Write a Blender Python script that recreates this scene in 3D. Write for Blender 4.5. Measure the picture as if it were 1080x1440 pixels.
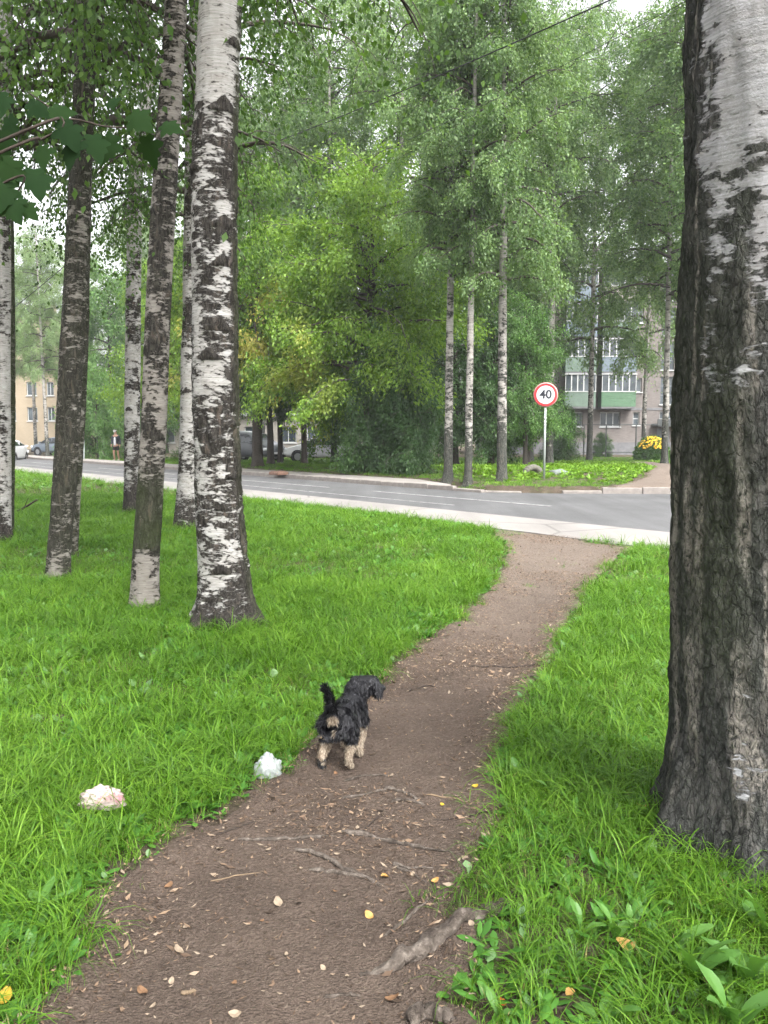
import bpy, bmesh, math, random
import numpy as np
from mathutils import Vector, Matrix, noise as mnoise

R = math.radians
scene = bpy.context.scene
for o in list(bpy.data.objects):
    bpy.data.objects.remove(o)
COL = scene.collection

# ---------------------------------------------------------------- camera
FPX, CAM_H, HORIZON = 1150.0, 1.45, 612.0
PITCH = math.atan((720.0 - HORIZON) / FPX)
cam_data = bpy.data.cameras.new('camera')
cam = bpy.data.objects.new('camera', cam_data)
COL.objects.link(cam)
cam.location = (0, 0, CAM_H)
cam.rotation_euler = (math.pi / 2 - PITCH, 0, 0)
cam_data.sensor_fit = 'VERTICAL'
cam_data.sensor_height = 36.0
cam_data.lens = 36.0 * FPX / 1440.0
cam_data.clip_start = 0.05
cam_data.clip_end = 2000
scene.camera = cam

# ---------------------------------------------------------------- sky
world = bpy.data.worlds.new('World')
scene.world = world
world.use_nodes = True
wn = world.node_tree
wn.nodes.clear()
SUN_EL, SUN_AZ = R(52), R(150)
sky = wn.nodes.new('ShaderNodeTexSky')
sky.sky_type = 'NISHITA'
sky.sun_disc = False
sky.sun_elevation = SUN_EL
sky.sun_rotation = SUN_AZ
sky.air_density = 1.0
sky.dust_density = 6.0
sky.ozone_density = 1.0
hsv = wn.nodes.new('ShaderNodeHueSaturation')      # cloud cover: nearly colourless light
hsv.inputs['Saturation'].default_value = 0.10
hsv.inputs['Value'].default_value = 1.0
bgn = wn.nodes.new('ShaderNodeBackground')
bgn.inputs['Strength'].default_value = 0.15
out = wn.nodes.new('ShaderNodeOutputWorld')
wn.links.new(sky.outputs[0], hsv.inputs['Color'])
wn.links.new(hsv.outputs[0], bgn.inputs['Color'])
wn.links.new(bgn.outputs[0], out.inputs['Surface'])

sun_data = bpy.data.lights.new('sun', 'SUN')
sun_data.energy = 1.3
sun_data.angle = R(25)
sun_data.color = (1.0, 0.96, 0.9)
sun = bpy.data.objects.new('sun', sun_data)
COL.objects.link(sun)
# direction the light travels
sd = Vector((-math.sin(SUN_AZ) * math.cos(SUN_EL), -math.cos(SUN_AZ) * math.cos(SUN_EL), -math.sin(SUN_EL)))
sun.rotation_euler = sd.to_track_quat('-Z', 'Y').to_euler()

vs = scene.view_settings
vs.view_transform = 'Standard'
vs.look = 'None'
vs.exposure = 2.0
vs.gamma = 1.0
vs.use_curve_mapping = False
try:
    scene.cycles.use_denoising = True
    scene.cycles.use_adaptive_sampling = True
    scene.cycles.adaptive_threshold = 0.035
    scene.cycles.adaptive_min_samples = 32
    scene.cycles.max_bounces = 5
    scene.cycles.diffuse_bounces = 2
    scene.cycles.glossy_bounces = 2
    scene.cycles.transmission_bounces = 4
    scene.cycles.transparent_max_bounces = 6
    scene.cycles.volume_bounces = 0
    scene.cycles.sample_clamp_indirect = 6
    scene.cycles.caustics_reflective = False
    scene.cycles.caustics_refractive = False
except Exception:
    pass

# ---------------------------------------------------------------- picture measurements -> places on the ground
CP, SP = math.cos(PITCH), math.sin(PITCH)


def ray(px, py):
    a = (px - 540.0) / FPX
    b = -(py - 720.0) / FPX
    return np.array([a, CP + b * SP, -SP + b * CP])


def G(px, py, z=0.0):
    r = ray(px, py)
    t = (z - CAM_H) / r[2]
    return np.array([r[0] * t, r[1] * t, z])


def AT(px, py, d):
    r = ray(px, py)
    t = d / r[1]
    return np.array([r[0] * t, d, CAM_H + r[2] * t])


# ---------------------------------------------------------------- numpy noise
def _hash(ix, iy, iz, seed):
    h = (ix * 374761393 + iy * 668265263 + iz * 1440662683 + seed * 974634777) & 0xFFFFFFFF
    h = ((h ^ (h >> 13)) * 1274126177) & 0xFFFFFFFF
    return ((h ^ (h >> 16)) & 0xFFFF) / 65535.0


def vnoise(x, y, z, seed=0):
    x, y, z = np.broadcast_arrays(np.asarray(x, float), np.asarray(y, float), np.asarray(z, float))
    ix, iy, iz = np.floor(x).astype(np.int64), np.floor(y).astype(np.int64), np.floor(z).astype(np.int64)
    fx, fy, fz = x - ix, y - iy, z - iz
    fx, fy, fz = fx * fx * (3 - 2 * fx), fy * fy * (3 - 2 * fy), fz * fz * (3 - 2 * fz)
    r = 0
    for dx in (0, 1):
        wx = fx if dx else 1 - fx
        for dy in (0, 1):
            wy = fy if dy else 1 - fy
            for dz in (0, 1):
                wz = fz if dz else 1 - fz
                r = r + wx * wy * wz * _hash(ix + dx, iy + dy, iz + dz, seed)
    return r


def fbm(x, y, z=0.0, seed=0, octv=4):
    a, s, t, f = 0.5, 0.0, 0.0, 1.0
    for k in range(octv):
        s = s + a * vnoise(np.asarray(x) * f, np.asarray(y) * f, np.asarray(z) * f, seed + k * 17)
        t += a
        a *= 0.5
        f *= 2.03
    return s / t


def sstep(a, b, x):
    t = np.clip((x - a) / (b - a), 0, 1)
    return t * t * (3 - 2 * t)


# ---------------------------------------------------------------- mesh helpers
def np_mesh(name, V, polys, mat=None, smooth=True, attrs=None, mat_idx=None, mats=None):
    """V (N,3); polys: list of int arrays (M,k)"""
    me = bpy.data.meshes.new(name)
    V = np.asarray(V, dtype=np.float32)
    polys = [np.asarray(p, dtype=np.int32) for p in polys if len(p)]
    me.vertices.add(len(V))
    me.vertices.foreach_set('co', V.ravel())
    nl = sum(p.size for p in polys)
    npol = sum(len(p) for p in polys)
    me.loops.add(nl)
    me.polygons.add(npol)
    me.loops.foreach_set('vertex_index', np.concatenate([p.ravel() for p in polys]))
    tot = np.concatenate([np.full(len(p), p.shape[1], dtype=np.int32) for p in polys])
    start = np.concatenate([[0], np.cumsum(tot)[:-1]]).astype(np.int32)
    me.polygons.foreach_set('loop_start', start)
    if smooth:
        me.polygons.foreach_set('use_smooth', np.ones(npol, dtype=bool))
    if mats:
        for m in mats:
            me.materials.append(m)
        if mat_idx is not None:
            me.polygons.foreach_set('material_index', np.asarray(mat_idx, dtype=np.int32))
    elif mat:
        me.materials.append(mat)
    if attrs:
        for k, v in attrs.items():
            a = me.attributes.new(k, 'FLOAT', 'POINT')
            a.data.foreach_set('value', np.asarray(v, dtype=np.float32))
    me.update(calc_edges=True)
    me.validate()
    return me


def link(name, me, parent=None, loc=None):
    o = bpy.data.objects.new(name, me)
    COL.objects.link(o)
    if parent is not None:
        o.parent = parent
    if loc is not None:
        o.location = loc
    return o


def tag(o, label=None, cat=None, group=None, kind=None):
    if label:
        o['label'] = label
    if cat:
        o['category'] = cat
    if group:
        o['group'] = group
    if kind:
        o['kind'] = kind
    return o


def thing(name, label, cat, loc=(0, 0, 0), rz=0.0, group=None):
    o = bpy.data.objects.new(name, None)
    COL.objects.link(o)
    o.empty_display_size = 0.2
    o.location = loc
    o.rotation_euler = (0, 0, rz)
    return tag(o, label, cat, group)


def copy_tree(o, parent=None):
    c = o.copy()
    COL.objects.link(c)
    c.parent = parent
    for ch in list(o.children):
        copy_tree(ch, c)
    return c


class MB:
    """collects simple shapes into one mesh"""

    def __init__(self):
        self.v, self.q, self.mi = [], [], []

    def add(self, verts, faces, mi=0):
        b = len(self.v)
        self.v += [tuple(p) for p in verts]
        for f in faces:
            self.q.append([b + i for i in f])
            self.mi.append(mi)
        return self

    def box(self, x0, x1, y0, y1, z0, z1, mi=0, bev=0.0):
        if bev > 0:
            bm = bmesh.new()
            bmesh.ops.create_cube(bm, size=1)
            for v in bm.verts:
                v.co = Vector(((x0 + x1) / 2 + v.co.x * (x1 - x0), (y0 + y1) / 2 + v.co.y * (y1 - y0), (z0 + z1) / 2 + v.co.z * (z1 - z0)))
            bmesh.ops.bevel(bm, geom=list(bm.edges), offset=bev, segments=1, affect='EDGES')
            bm.verts.index_update()
            self.add([v.co[:] for v in bm.verts], [[v.index for v in f.verts] for f in bm.faces], mi)
            bm.free()
            return self
        vs_ = [(x0, y0, z0), (x1, y0, z0), (x1, y1, z0), (x0, y1, z0), (x0, y0, z1), (x1, y0, z1), (x1, y1, z1), (x0, y1, z1)]
        return self.add(vs_, [(3, 2, 1, 0), (4, 5, 6, 7), (0, 1, 5, 4), (1, 2, 6, 5), (2, 3, 7, 6), (3, 0, 4, 7)], mi)

    def tube(self, pts, rad, n=8, mi=0, cap=True):
        V, Q, T = tube_np(pts, rad, n, cap)
        return self.add(V.tolist(), Q.tolist() + [list(t) for t in T], mi)

    def disc(self, c, r, axis, n=24, mi=0, r0=0.0):
        c = Vector(c)
        ax = Vector(axis).normalized()
        u = ax.orthogonal().normalized()
        w = ax.cross(u)
        ring = [c + (u * math.cos(2 * math.pi * k / n) + w * math.sin(2 * math.pi * k / n)) * r for k in range(n)]
        if r0 > 0:
            ring2 = [c + (u * math.cos(2 * math.pi * k / n) + w * math.sin(2 * math.pi * k / n)) * r0 for k in range(n)]
            return self.add(ring + ring2, [(k, (k + 1) % n, n + (k + 1) % n, n + k) for k in range(n)], mi)
        return self.add(ring, [list(range(n))], mi)

    def build(self, name, mat, parent=None, smooth=False, loc=None, mats=None):
        me = bpy.data.meshes.new(name)
        me.from_pydata(self.v, [], self.q)
        for m in (mats or [mat]):
            me.materials.append(m)
        if mats:
            me.polygons.foreach_set('material_index', self.mi)
        if smooth:
            me.polygons.foreach_set('use_smooth', [True] * len(me.polygons))
        me.update()
        return link(name, me, parent, loc)


def frames(P):
    P = np.asarray(P, float)
    T = np.gradient(P, axis=0)
    T /= np.linalg.norm(T, axis=1)[:, None] + 1e-9
    ref = np.array([0.0, 0.0, 1.0])
    if abs(T[0] @ ref) > 0.9:
        ref = np.array([1.0, 0.0, 0.0])
    U = np.zeros_like(P)
    u = ref - (ref @ T[0]) * T[0]
    u /= np.linalg.norm(u)
    for i in range(len(P)):
        u = u - (u @ T[i]) * T[i]
        u /= np.linalg.norm(u) + 1e-9
        U[i] = u
    W = np.cross(T, U)
    return T, U, W


def tube_np(P, rad, n=8, cap=True):
    P = np.asarray(P, float)
    rad = np.broadcast_to(np.asarray(rad, float), (len(P),))
    T, U, W = frames(P)
    a = np.linspace(0, 2 * math.pi, n, endpoint=False)
    V = P[:, None, :] + rad[:, None, None] * (np.cos(a)[None, :, None] * U[:, None, :] + np.sin(a)[None, :, None] * W[:, None, :])
    m = len(P)
    V = V.reshape(-1, 3)
    i = np.arange(m - 1)[:, None] * n
    j = np.arange(n)[None, :]
    j2 = (j + 1) % n
    Q = np.stack([i + j, i + j2, i + n + j2, i + n + j], -1).reshape(-1, 4)
    caps = []
    if cap and n > 2:
        caps = [tuple(range(n - 1, -1, -1)), tuple(range((m - 1) * n, m * n))]
    return V, Q, caps


def resample(pts, n):
    """smooth (Catmull-Rom) curve through pts, n samples"""
    P = np.asarray(pts, float)
    if len(P) == 2:
        t = np.linspace(0, 1, n)[:, None]
        return P[0] * (1 - t) + P[1] * t
    P = np.vstack([2 * P[0] - P[1], P, 2 * P[-1] - P[-2]])
    k = len(P) - 3
    t = np.linspace(0, k - 1e-6, n)
    i = t.astype(int)
    f = (t - i)[:, None]
    p0, p1, p2, p3 = P[i], P[i + 1], P[i + 2], P[i + 3]
    return 0.5 * (2 * p1 + (p2 - p0) * f + (2 * p0 - 5 * p1 + 4 * p2 - p3) * f ** 2 + (3 * p1 - p0 - 3 * p2 + p3) * f ** 3)


# ---------------------------------------------------------------- material helpers
def new_mat(name):
    m = bpy.data.materials.new(name)
    m.use_nodes = True
    nt = m.node_tree
    nt.nodes.clear()
    return m, nt


def nd(nt, typ, ins=None, **props):
    n = nt.nodes.new('ShaderNode' + typ)
    for k, v in props.items():
        setattr(n, k, v)
    for k, v in (ins or {}).items():
        s = n.inputs[k]
        if isinstance(v, bpy.types.NodeSocket):
            nt.links.new(v, s)
        elif isinstance(v, bpy.types.Node):
            nt.links.new(v.outputs[0], s)
        else:
            s.default_value = v
    return n


def ramp(nt, fac, stops, interp='LINEAR'):
    n = nt.nodes.new('ShaderNodeValToRGB')
    n.color_ramp.interpolation = interp
    els = n.color_ramp.elements
    while len(els) < len(stops):
        els.new(0.5)
    for e, (p, c) in zip(els, stops):
        e.position = p
        e.color = (c, c, c, 1) if not isinstance(c, (tuple, list)) else (*c[:3], 1)
    nt.links.new(fac if isinstance(fac, bpy.types.NodeSocket) else fac.outputs[0], n.inputs[0])
    return n.outputs[0]


def mixc(nt, fac, a, b, mode='MIX'):
    n = nt.nodes.new('ShaderNodeMix')
    n.data_type = 'RGBA'
    n.blend_type = mode
    for s, v in ((n.inputs[0], fac), (n.inputs[6], a), (n.inputs[7], b)):
        if isinstance(v, bpy.types.NodeSocket):
            nt.links.new(v, s)
        elif isinstance(v, bpy.types.Node):
            nt.links.new(v.outputs[0], s)
        elif isinstance(v, (tuple, list)):
            s.default_value = (*v[:3], 1)
        else:
            s.default_value = v
    return n.outputs[2]


def mth(nt, op, a, b=None, clamp=False):
    n = nt.nodes.new('ShaderNodeMath')
    n.operation = op
    n.use_clamp = clamp
    for s, v in ((n.inputs[0], a), (n.inputs[1], b)):
        if v is None:
            continue
        if isinstance(v, bpy.types.NodeSocket):
            nt.links.new(v, s)
        else:
            s.default_value = v
    return n.outputs[0]


def coords(nt, scale=(1, 1, 1), kind='Object'):
    tc = nt.nodes.new('ShaderNodeTexCoord')
    mp = nd(nt, 'Mapping', {'Vector': tc.outputs[kind], 'Scale': scale})
    return mp.outputs[0]


def noise(nt, vec, scale=1.0, detail=4.0, rough=0.55, dist=0.0):
    return nd(nt, 'TexNoise', {'Vector': vec, 'Scale': scale, 'Detail': detail, 'Roughness': rough, 'Distortion': dist}).outputs[0]


def finish(nt, col, rough=0.8, bump=None, bstr=0.3, bdist=0.01, spec=0.3, metal=0.0, **extra):
    p = nt.nodes.new('ShaderNodeBsdfPrincipled')
    for k, v in (('Base Color', col), ('Roughness', rough), ('Specular IOR Level', spec), ('Metallic', metal), *extra.items()):
        s = p.inputs[k]
        if isinstance(v, bpy.types.NodeSocket):
            nt.links.new(v, s)
        elif isinstance(v, (tuple, list)):
            s.default_value = (*v[:3], 1)
        else:
            s.default_value = v
    if bump is not None:
        b = nd(nt, 'Bump', {'Height': bump, 'Strength': bstr, 'Distance': bdist})
        nt.links.new(b.outputs[0], p.inputs['Normal'])
    o = nt.nodes.new('ShaderNodeOutputMaterial')
    nt.links.new(p.outputs[0], o.inputs['Surface'])
    return p


def plain(name, col, rough=0.6, var=0.12, scale=8.0, spec=0.3, metal=0.0):
    m, nt = new_mat(name)
    n = noise(nt, coords(nt), scale, 5)
    d = tuple(c * (1 - var) for c in col)
    l = tuple(min(1, c * (1 + var)) for c in col)
    finish(nt, ramp(nt, n, [(0.3, d), (0.7, l)]), rough, n, 0.15, 0.01, spec, metal)
    return m


def leaf_mat(name, c_dark, c_mid, c_light, trans=0.35, rough=0.45, autumn=None, spec=0.35):
    """foliage: colour differs from leaf to leaf and from plant to plant"""
    m, nt = new_mat(name)
    geo = nt.nodes.new('ShaderNodeNewGeometry')
    oi = nt.nodes.new('ShaderNodeObjectInfo')
    big = noise(nt, nd(nt, 'Mapping', {'Vector': geo.outputs['Position'], 'Scale': (1, 1, 1)}).outputs[0], 0.9, 4, 0.6)
    f = mth(nt, 'ADD', mth(nt, 'MULTIPLY', geo.outputs['Random Per Island'], 0.5),
            mth(nt, 'ADD', mth(nt, 'MULTIPLY', oi.outputs['Random'], 0.22), mth(nt, 'MULTIPLY', mth(nt, 'SUBTRACT', big, 0.22), 0.75)))
    col = ramp(nt, f, [(0.15, c_dark), (0.55, c_mid), (0.95, c_light)])
    if autumn:
        at = nd(nt, 'Attribute', attribute_name='autumn')
        gold = ramp(nt, geo.outputs['Random Per Island'], [(0.0, autumn[0]), (1.0, autumn[1])])
        col = mixc(nt, at.outputs['Fac'], col, gold)
    p = nd(nt, 'BsdfPrincipled', {'Base Color': col, 'Roughness': rough, 'Specular IOR Level': spec})
    tcol = mixc(nt, 1.0, col, (1.25, 1.3, 0.6), 'MULTIPLY')
    t = nd(nt, 'BsdfTranslucent', {'Color': tcol})
    mx = nd(nt, 'MixShader', {0: trans, 1: p.outputs[0], 2: t.outputs[0]})
    o = nt.nodes.new('ShaderNodeOutputMaterial')
    nt.links.new(mx.outputs[0], o.inputs['Surface'])
    return m
# ================================================================ terrain
NRM = np.array([0.773, 0.634])          # across the road
ALG = np.array([-0.634, 0.773])         # along the road, away to the left
S_WALK0, S_ROAD0 = 9.32, 11.05          # near edge of pavement, near edge of road
FAR_KERB = np.array([(-92, 136.3), (-40, 72.9), (-20, 48.5), (-6, 31.45), (1.5, 22.3), (2.7, 21.25), (4.2, 20.85), (7.2, 20.6), (14, 20.0), (40, 17.0)])


def seg_dist(x, y, poly, closed=False):
    x = np.asarray(x, float)
    y = np.asarray(y, float)
    best = np.full(x.shape, 1e9)
    P = np.asarray(poly)[:, :2]
    n = len(P)
    for i in range(n if closed else n - 1):
        a, b = P[i], P[(i + 1) % n]
        d = b - a
        t = np.clip(((x - a[0]) * d[0] + (y - a[1]) * d[1]) / (d @ d + 1e-12), 0, 1)
        best = np.minimum(best, np.hypot(x - a[0] - t * d[0], y - a[1] - t * d[1]))
    return best


def inside(x, y, poly):
    x = np.asarray(x, float)
    y = np.asarray(y, float)
    c = np.zeros(x.shape, bool)
    P = np.asarray(poly)[:, :2]
    j = len(P) - 1
    for i in range(len(P)):
        xi, yi = P[i]
        xj, yj = P[j]
        cond = ((yi > y) != (yj > y)) & (x < (xj - xi) * (y - yi) / (yj - yi + 1e-12) + xi)
        c ^= cond
        j = i
    return c


def sdist(x, y, poly):
    d = seg_dist(x, y, poly, True)
    return np.where(inside(x, y, poly), -d, d)


def far_sd(x, y):
    """distance beyond the far kerb (positive on the far side)"""
    x = np.asarray(x, float)
    d = seg_dist(x, y, FAR_KERB)
    yk = np.interp(x, FAR_KERB[:, 0], FAR_KERB[:, 1])
    return np.where(y > yk, d, -d)


PATH_PX = [(-60, 1600), (45, 1440), (120, 1350), (150, 1300), (200, 1215), (240, 1190), (330, 1150), (400, 1105), (440, 1055), (500, 1000),
           (560, 940), (600, 910), (660, 868), (700, 830), (722, 792), (716, 768), (690, 742), (760, 750), (880, 771), (848, 792), (825, 820), (792, 855),
           (776, 890), (764, 930), (718, 975), (698, 1020), (680, 1090), (684, 1170), (660, 1218), (612, 1270), (636, 1312), (648, 1352),
           (632, 1400), (640, 1450), (660, 1700), (-60, 1700)]
PATH = np.array([G(*p)[:2] for p in PATH_PX])
PATH[0] = (-1.1, 0.9)
PATH[-1] = (-1.5, -1.5)
PATH[-2] = (0.4, -1.5)
SIDE_PX = [(790, 690), (865, 685), (912, 675), (926, 664), (906, 654), (868, 648), (905, 646), (950, 655), (985, 668), (1010, 684), (1010, 691), (900, 690)]
SIDE = np.array([G(px, py, 0.13)[:2] for px, py in SIDE_PX])

MOUNDS = []     # (x, y, height, radius) round tree feet


def H(x, y):
    x = np.asarray(x, float)
    y = np.asarray(y, float)
    z = 0.07 * (fbm(x * 0.55, y * 0.55, 0, 3, 3) - 0.5) * sstep(0.0, 2.0, np.hypot(x, y)) + 0.025 * (fbm(x * 3.1, y * 3.1, 0, 5, 3) - 0.5)
    for (mx, my, mh, mr) in MOUNDS:
        z = z + mh * np.exp(-((x - mx) ** 2 + (y - my) ** 2) / mr ** 2)
    s = x * NRM[0] + y * NRM[1]
    # lawn swells a little towards the middle and meets the pavement level
    z = z * sstep(S_WALK0 + 0.1, S_WALK0 - 1.2, s)
    f = far_sd(x, y)
    under = sstep(S_WALK0 + 0.02, S_WALK0 + 0.2, s)
    z = z * (1 - under) - 0.25 * under
    beyond = sstep(0.1, 0.22, f)
    zf = 0.135 + 0.10 * (fbm(x * 0.25, y * 0.25, 0, 9, 3) - 0.5) + 0.16 * sstep(1.5, 6.0, f) * sstep(40, 26, y) - 0.25 * sstep(34, 55, y)
    fw = sstep(1.6, 1.2, f) * sstep(2.8, 2.2, x)       # lowered under the far pavement
    zf = zf - 0.2 * fw
    z = z * (1 - beyond) + zf * beyond
    p = sdist(x, y, PATH)
    near = y < 16
    z = z - np.where(near, 0.045 * sstep(0.12, -0.18, p), 0)
    return z


def Hs(x, y):
    return float(H(np.array([x]), np.array([y]))[0])


# trunks standing near: (centre line pixels), distance
MOUNDS += [(AT(318, 884, 6.05)[0], 6.05, 0.05, 0.5), (1.26, 2.78, 0.05, 0.5)]

# ---------------------------------------------------------------- materials of the ground
def m_soil():
    m, nt = new_mat('lawn_soil')
    c = coords(nt)
    n = noise(nt, c, 4, 6, 0.65)
    n2 = noise(nt, c, 60, 6, 0.7)
    n3 = noise(nt, c, 1.2, 4)
    col = ramp(nt, n, [(0.3, (0.035, 0.026, 0.019)), (0.6, (0.10, 0.078, 0.06)), (0.8, (0.15, 0.12, 0.095))])
    col = mixc(nt, 0.55, col, ramp(nt, n2, [(0.3, (0.018, 0.014, 0.01)), (0.55, (0.09, 0.072, 0.054)), (0.75, (0.22, 0.18, 0.14))]))
    col = mixc(nt, ramp(nt, n3, [(.45, 0.0), (.7, .45)]), col, (0.05, 0.07, 0.02))
    finish(nt, col, 0.95, n2, 1.0, 0.02, 0.1)
    return m


def m_path():
    m, nt = new_mat('trodden_soil')
    c = coords(nt)
    big = noise(nt, c, 0.9, 5, 0.6)
    mid = noise(nt, c, 5, 6, 0.65)
    fine = noise(nt, c, 70, 6, 0.7)
    grit = nd(nt, 'TexVoronoi', {'Vector': c, 'Scale': 130.0}, feature='F1').outputs['Distance']
    col = ramp(nt, big, [(0.36, (0.048, 0.034, 0.027)), (0.5, (0.108, 0.080, 0.064)), (0.64, (0.195, 0.148, 0.119))])
    col = mixc(nt, 0.42, col, ramp(nt, mid, [(0.3, (0.042, 0.029, 0.023)), (0.62, (0.15, 0.111, 0.087)), (0.8, (0.23, 0.178, 0.142))]))
    col = mixc(nt, 0.5, col, ramp(nt, fine, [(0.28, (0.025, 0.018, 0.015)), (0.55, (0.12, 0.092, 0.074)), (0.75, (0.27, 0.22, 0.175))]))
    # the far end of the path is drier, sandier earth
    sx = nd(nt, 'SeparateXYZ', {0: c})
    dry = nd(nt, 'MapRange', {0: mth(nt, 'ADD', sx.outputs[1], mth(nt, 'MULTIPLY', mid, 2.0)), 1: 6.0, 2: 10.0, 3: 0.0, 4: 0.6}).outputs[0]
    col = mixc(nt, dry, col, ramp(nt, fine, [(0.3, (0.12, 0.097, 0.081)), (0.7, (0.30, 0.25, 0.21))]))
    hgt = mth(nt, 'ADD', mth(nt, 'MULTIPLY', fine, 0.8), mth(nt, 'ADD', mth(nt, 'MULTIPLY', mid, 1.5), mth(nt, 'MULTIPLY', grit, 0.5)))
    finish(nt, col, 0.92, hgt, 1.0, 0.02, 0.15)
    return m


def m_asphalt(name, lo, hi, warm=(1, 1, 1), crack=False):
    m, nt = new_mat(name)
    c = coords(nt)
    n = noise(nt, c, 0.5, 6, 0.6)
    streak = noise(nt, nd(nt, 'Mapping', {'Vector': c, 'Rotation': (0, 0, R(39.4)), 'Scale': (1.6, 0.12, 1)}).outputs[0], 1.0, 5, 0.6)
    fine = noise(nt, c, 120, 3, 0.7)
    f = mth(nt, 'ADD', mth(nt, 'MULTIPLY', n, 0.4), mth(nt, 'ADD', mth(nt, 'MULTIPLY', streak, 0.45), mth(nt, 'MULTIPLY', fine, 0.15)))
    col = ramp(nt, f, [(0.35, tuple(lo * w for w in warm)), (0.65, tuple(hi * w for w in warm))])
    if crack:
        v = nd(nt, 'TexVoronoi', {'Vector': nd(nt, 'Mapping', {'Vector': c, 'Rotation': (0, 0, R(39.4)), 'Scale': (0.3, 0.3, 1)}).outputs[0], 'Scale': 1.0}, feature='DISTANCE_TO_EDGE').outputs[0]
        col = mixc(nt, ramp(nt, v, [(0.0, 0.6), (0.012, 0.0)]), col, tuple(lo * 0.4 * w for w in warm))
    finish(nt, col, 0.85, fine, 0.25, 0.004, 0.3)
    return m


M_SOIL = m_soil()
M_PATH = m_path()
M_ROAD = m_asphalt('road_asphalt', 0.055, 0.115, (1.0, 1.0, 1.03))
M_WALK = m_asphalt('pavement_asphalt', 0.155, 0.235, (1.06, 1.0, 0.95), True)
M_WALKF = m_asphalt('far_pavement_asphalt', 0.16, 0.25, (1.08, 1.0, 0.93), True)
M_KERB = plain('kerb_concrete', (0.20, 0.18, 0.165), 0.9, 0.25, 6)
M_PAINT, _nt = new_mat('road_paint')
_w = noise(_nt, coords(_nt), 7, 6, 0.7)
finish(_nt, ramp(_nt, _w, [(0.38, (0.12, 0.12, 0.122)), (0.5, (0.26, 0.26, 0.26)), (0.7, (0.38, 0.38, 0.375))]), 0.8)


# ---------------------------------------------------------------- ground sheet
def axis(fine0, fine1, step, lo, hi, g=1.16):
    a = list(np.arange(fine0, fine1 + 1e-6, step))
    d, p = step, fine1
    up = []
    while p < hi:
        d *= g
        p += d
        up.append(p)
    d, p = step, fine0
    dn = []
    while p > lo:
        d *= g
        p -= d
        dn.append(p)
    return np.array(dn[::-1] + a + up)


gx, gy = axis(-8, 9, 0.1, -500, 500), axis(-1.5, 25, 0.1, -60, 900)
X, Y = np.meshgrid(gx, gy)
Z = H(X, Y)
V = np.stack([X, Y, Z], -1).reshape(-1, 3)
w_ = len(gx)
ii = (np.arange(len(gy) - 1)[:, None] * w_ + np.arange(w_ - 1)[None, :]).reshape(-1)
tag(link('ground', np_mesh('ground', V, [np.stack([ii, ii + 1, ii + w_ + 1, ii + w_], -1)], M_SOIL)), kind='structure')


def relief(X, Y, seed):
    return 0.024 * (fbm(X * 3.5, Y * 3.5, 0, seed + 7, 4) - 0.5) + 0.012 * (fbm(X * 22, Y * 22, 0, seed + 8, 2) - 0.5)


def soil_sheet(name, poly, step, lift, seed, rag=0.09):
    lo, hi = poly.min(0) - 0.4, poly.max(0) + 0.4
    lo = np.maximum(lo, (-9, -1.0))
    xs, ys = np.arange(lo[0], hi[0], step), np.arange(lo[1], hi[1], step)
    X, Y = np.meshgrid(xs, ys)
    sdv = sdist(X, Y, poly)
    sdn = sdv + rag * 2 * (fbm(X * 5, Y * 5, 0, seed, 3) - 0.5) + rag * (vnoise(X * 16, Y * 16, 0, seed + 4) - 0.5)
    Z = H(X, Y) + lift - 0.10 * sstep(-0.03, 0.22, sdn) + relief(X, Y, seed)
    V = np.stack([X, Y, Z], -1).reshape(-1, 3)
    w = len(xs)
    ii = (np.arange(len(ys) - 1)[:, None] * w + np.arange(w - 1)[None, :])
    keep = (sdv[:-1, :-1] < 0.3)
    ii = ii[keep]
    me = np_mesh(name, V, [np.stack([ii, ii + 1, ii + w + 1, ii + w], -1)], M_PATH)
    bm = bmesh.new()
    bm.from_mesh(me)
    bmesh.ops.delete(bm, geom=[v for v in bm.verts if not v.link_faces], context='VERTS')
    bm.to_mesh(me)
    bm.free()
    return tag(link(name, me), kind='structure')


soil_sheet('path', PATH, 0.03, 0.03, 21)
soil_sheet('side_path', SIDE, 0.12, 0.03, 31, 0.2)


def Zpath(x, y):
    return float(ZP(np.array([x]), np.array([y]))[0])


def ZP(x, y):
    """surface height: path where the path is, lawn elsewhere"""
    p = sdist(x, y, PATH)
    return H(x, y) + np.where(p < 0.05, 0.03 + relief(x, y, 21), 0.0)


# ---------------------------------------------------------------- road, pavements, kerbs
def strip(name, A, B, z0a, z1a, mat, thick=0.2, sub=1):
    """solid slab between two polylines of equal length (A near edge, B far edge)"""
    A, B = np.asarray(A, float), np.asarray(B, float)
    n = len(A)
    V, F = [], []
    for i in range(n):
        V += [(*A[i], z0a), (*B[i], z1a), (*B[i], z1a - thick), (*A[i], z0a - thick)]
    for i in range(n - 1):
        a, b = i * 4, i * 4 + 4
        F += [(a, b, b + 1, a + 1), (a + 3, a, a + 1, a + 2)[:0] or (a, a + 3, b + 3, b), (a + 1, b + 1, b + 2, a + 2)]
    F += [(0, 1, 2, 3), ((n - 1) * 4 + 3, (n - 1) * 4 + 2, (n - 1) * 4 + 1, (n - 1) * 4)]
    me = bpy.data.meshes.new(name)
    me.from_pydata(V, [], F)
    me.materials.append(mat)
    bm = bmesh.new()
    bm.from_mesh(me)
    bmesh.ops.recalc_face_normals(bm, faces=bm.faces)
    bm.to_mesh(me)
    bm.free()
    return tag(link(name, me), kind='structure')


def along(s, t):
    p = NRM * s + ALG * t
    return (p[0], p[1])


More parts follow.
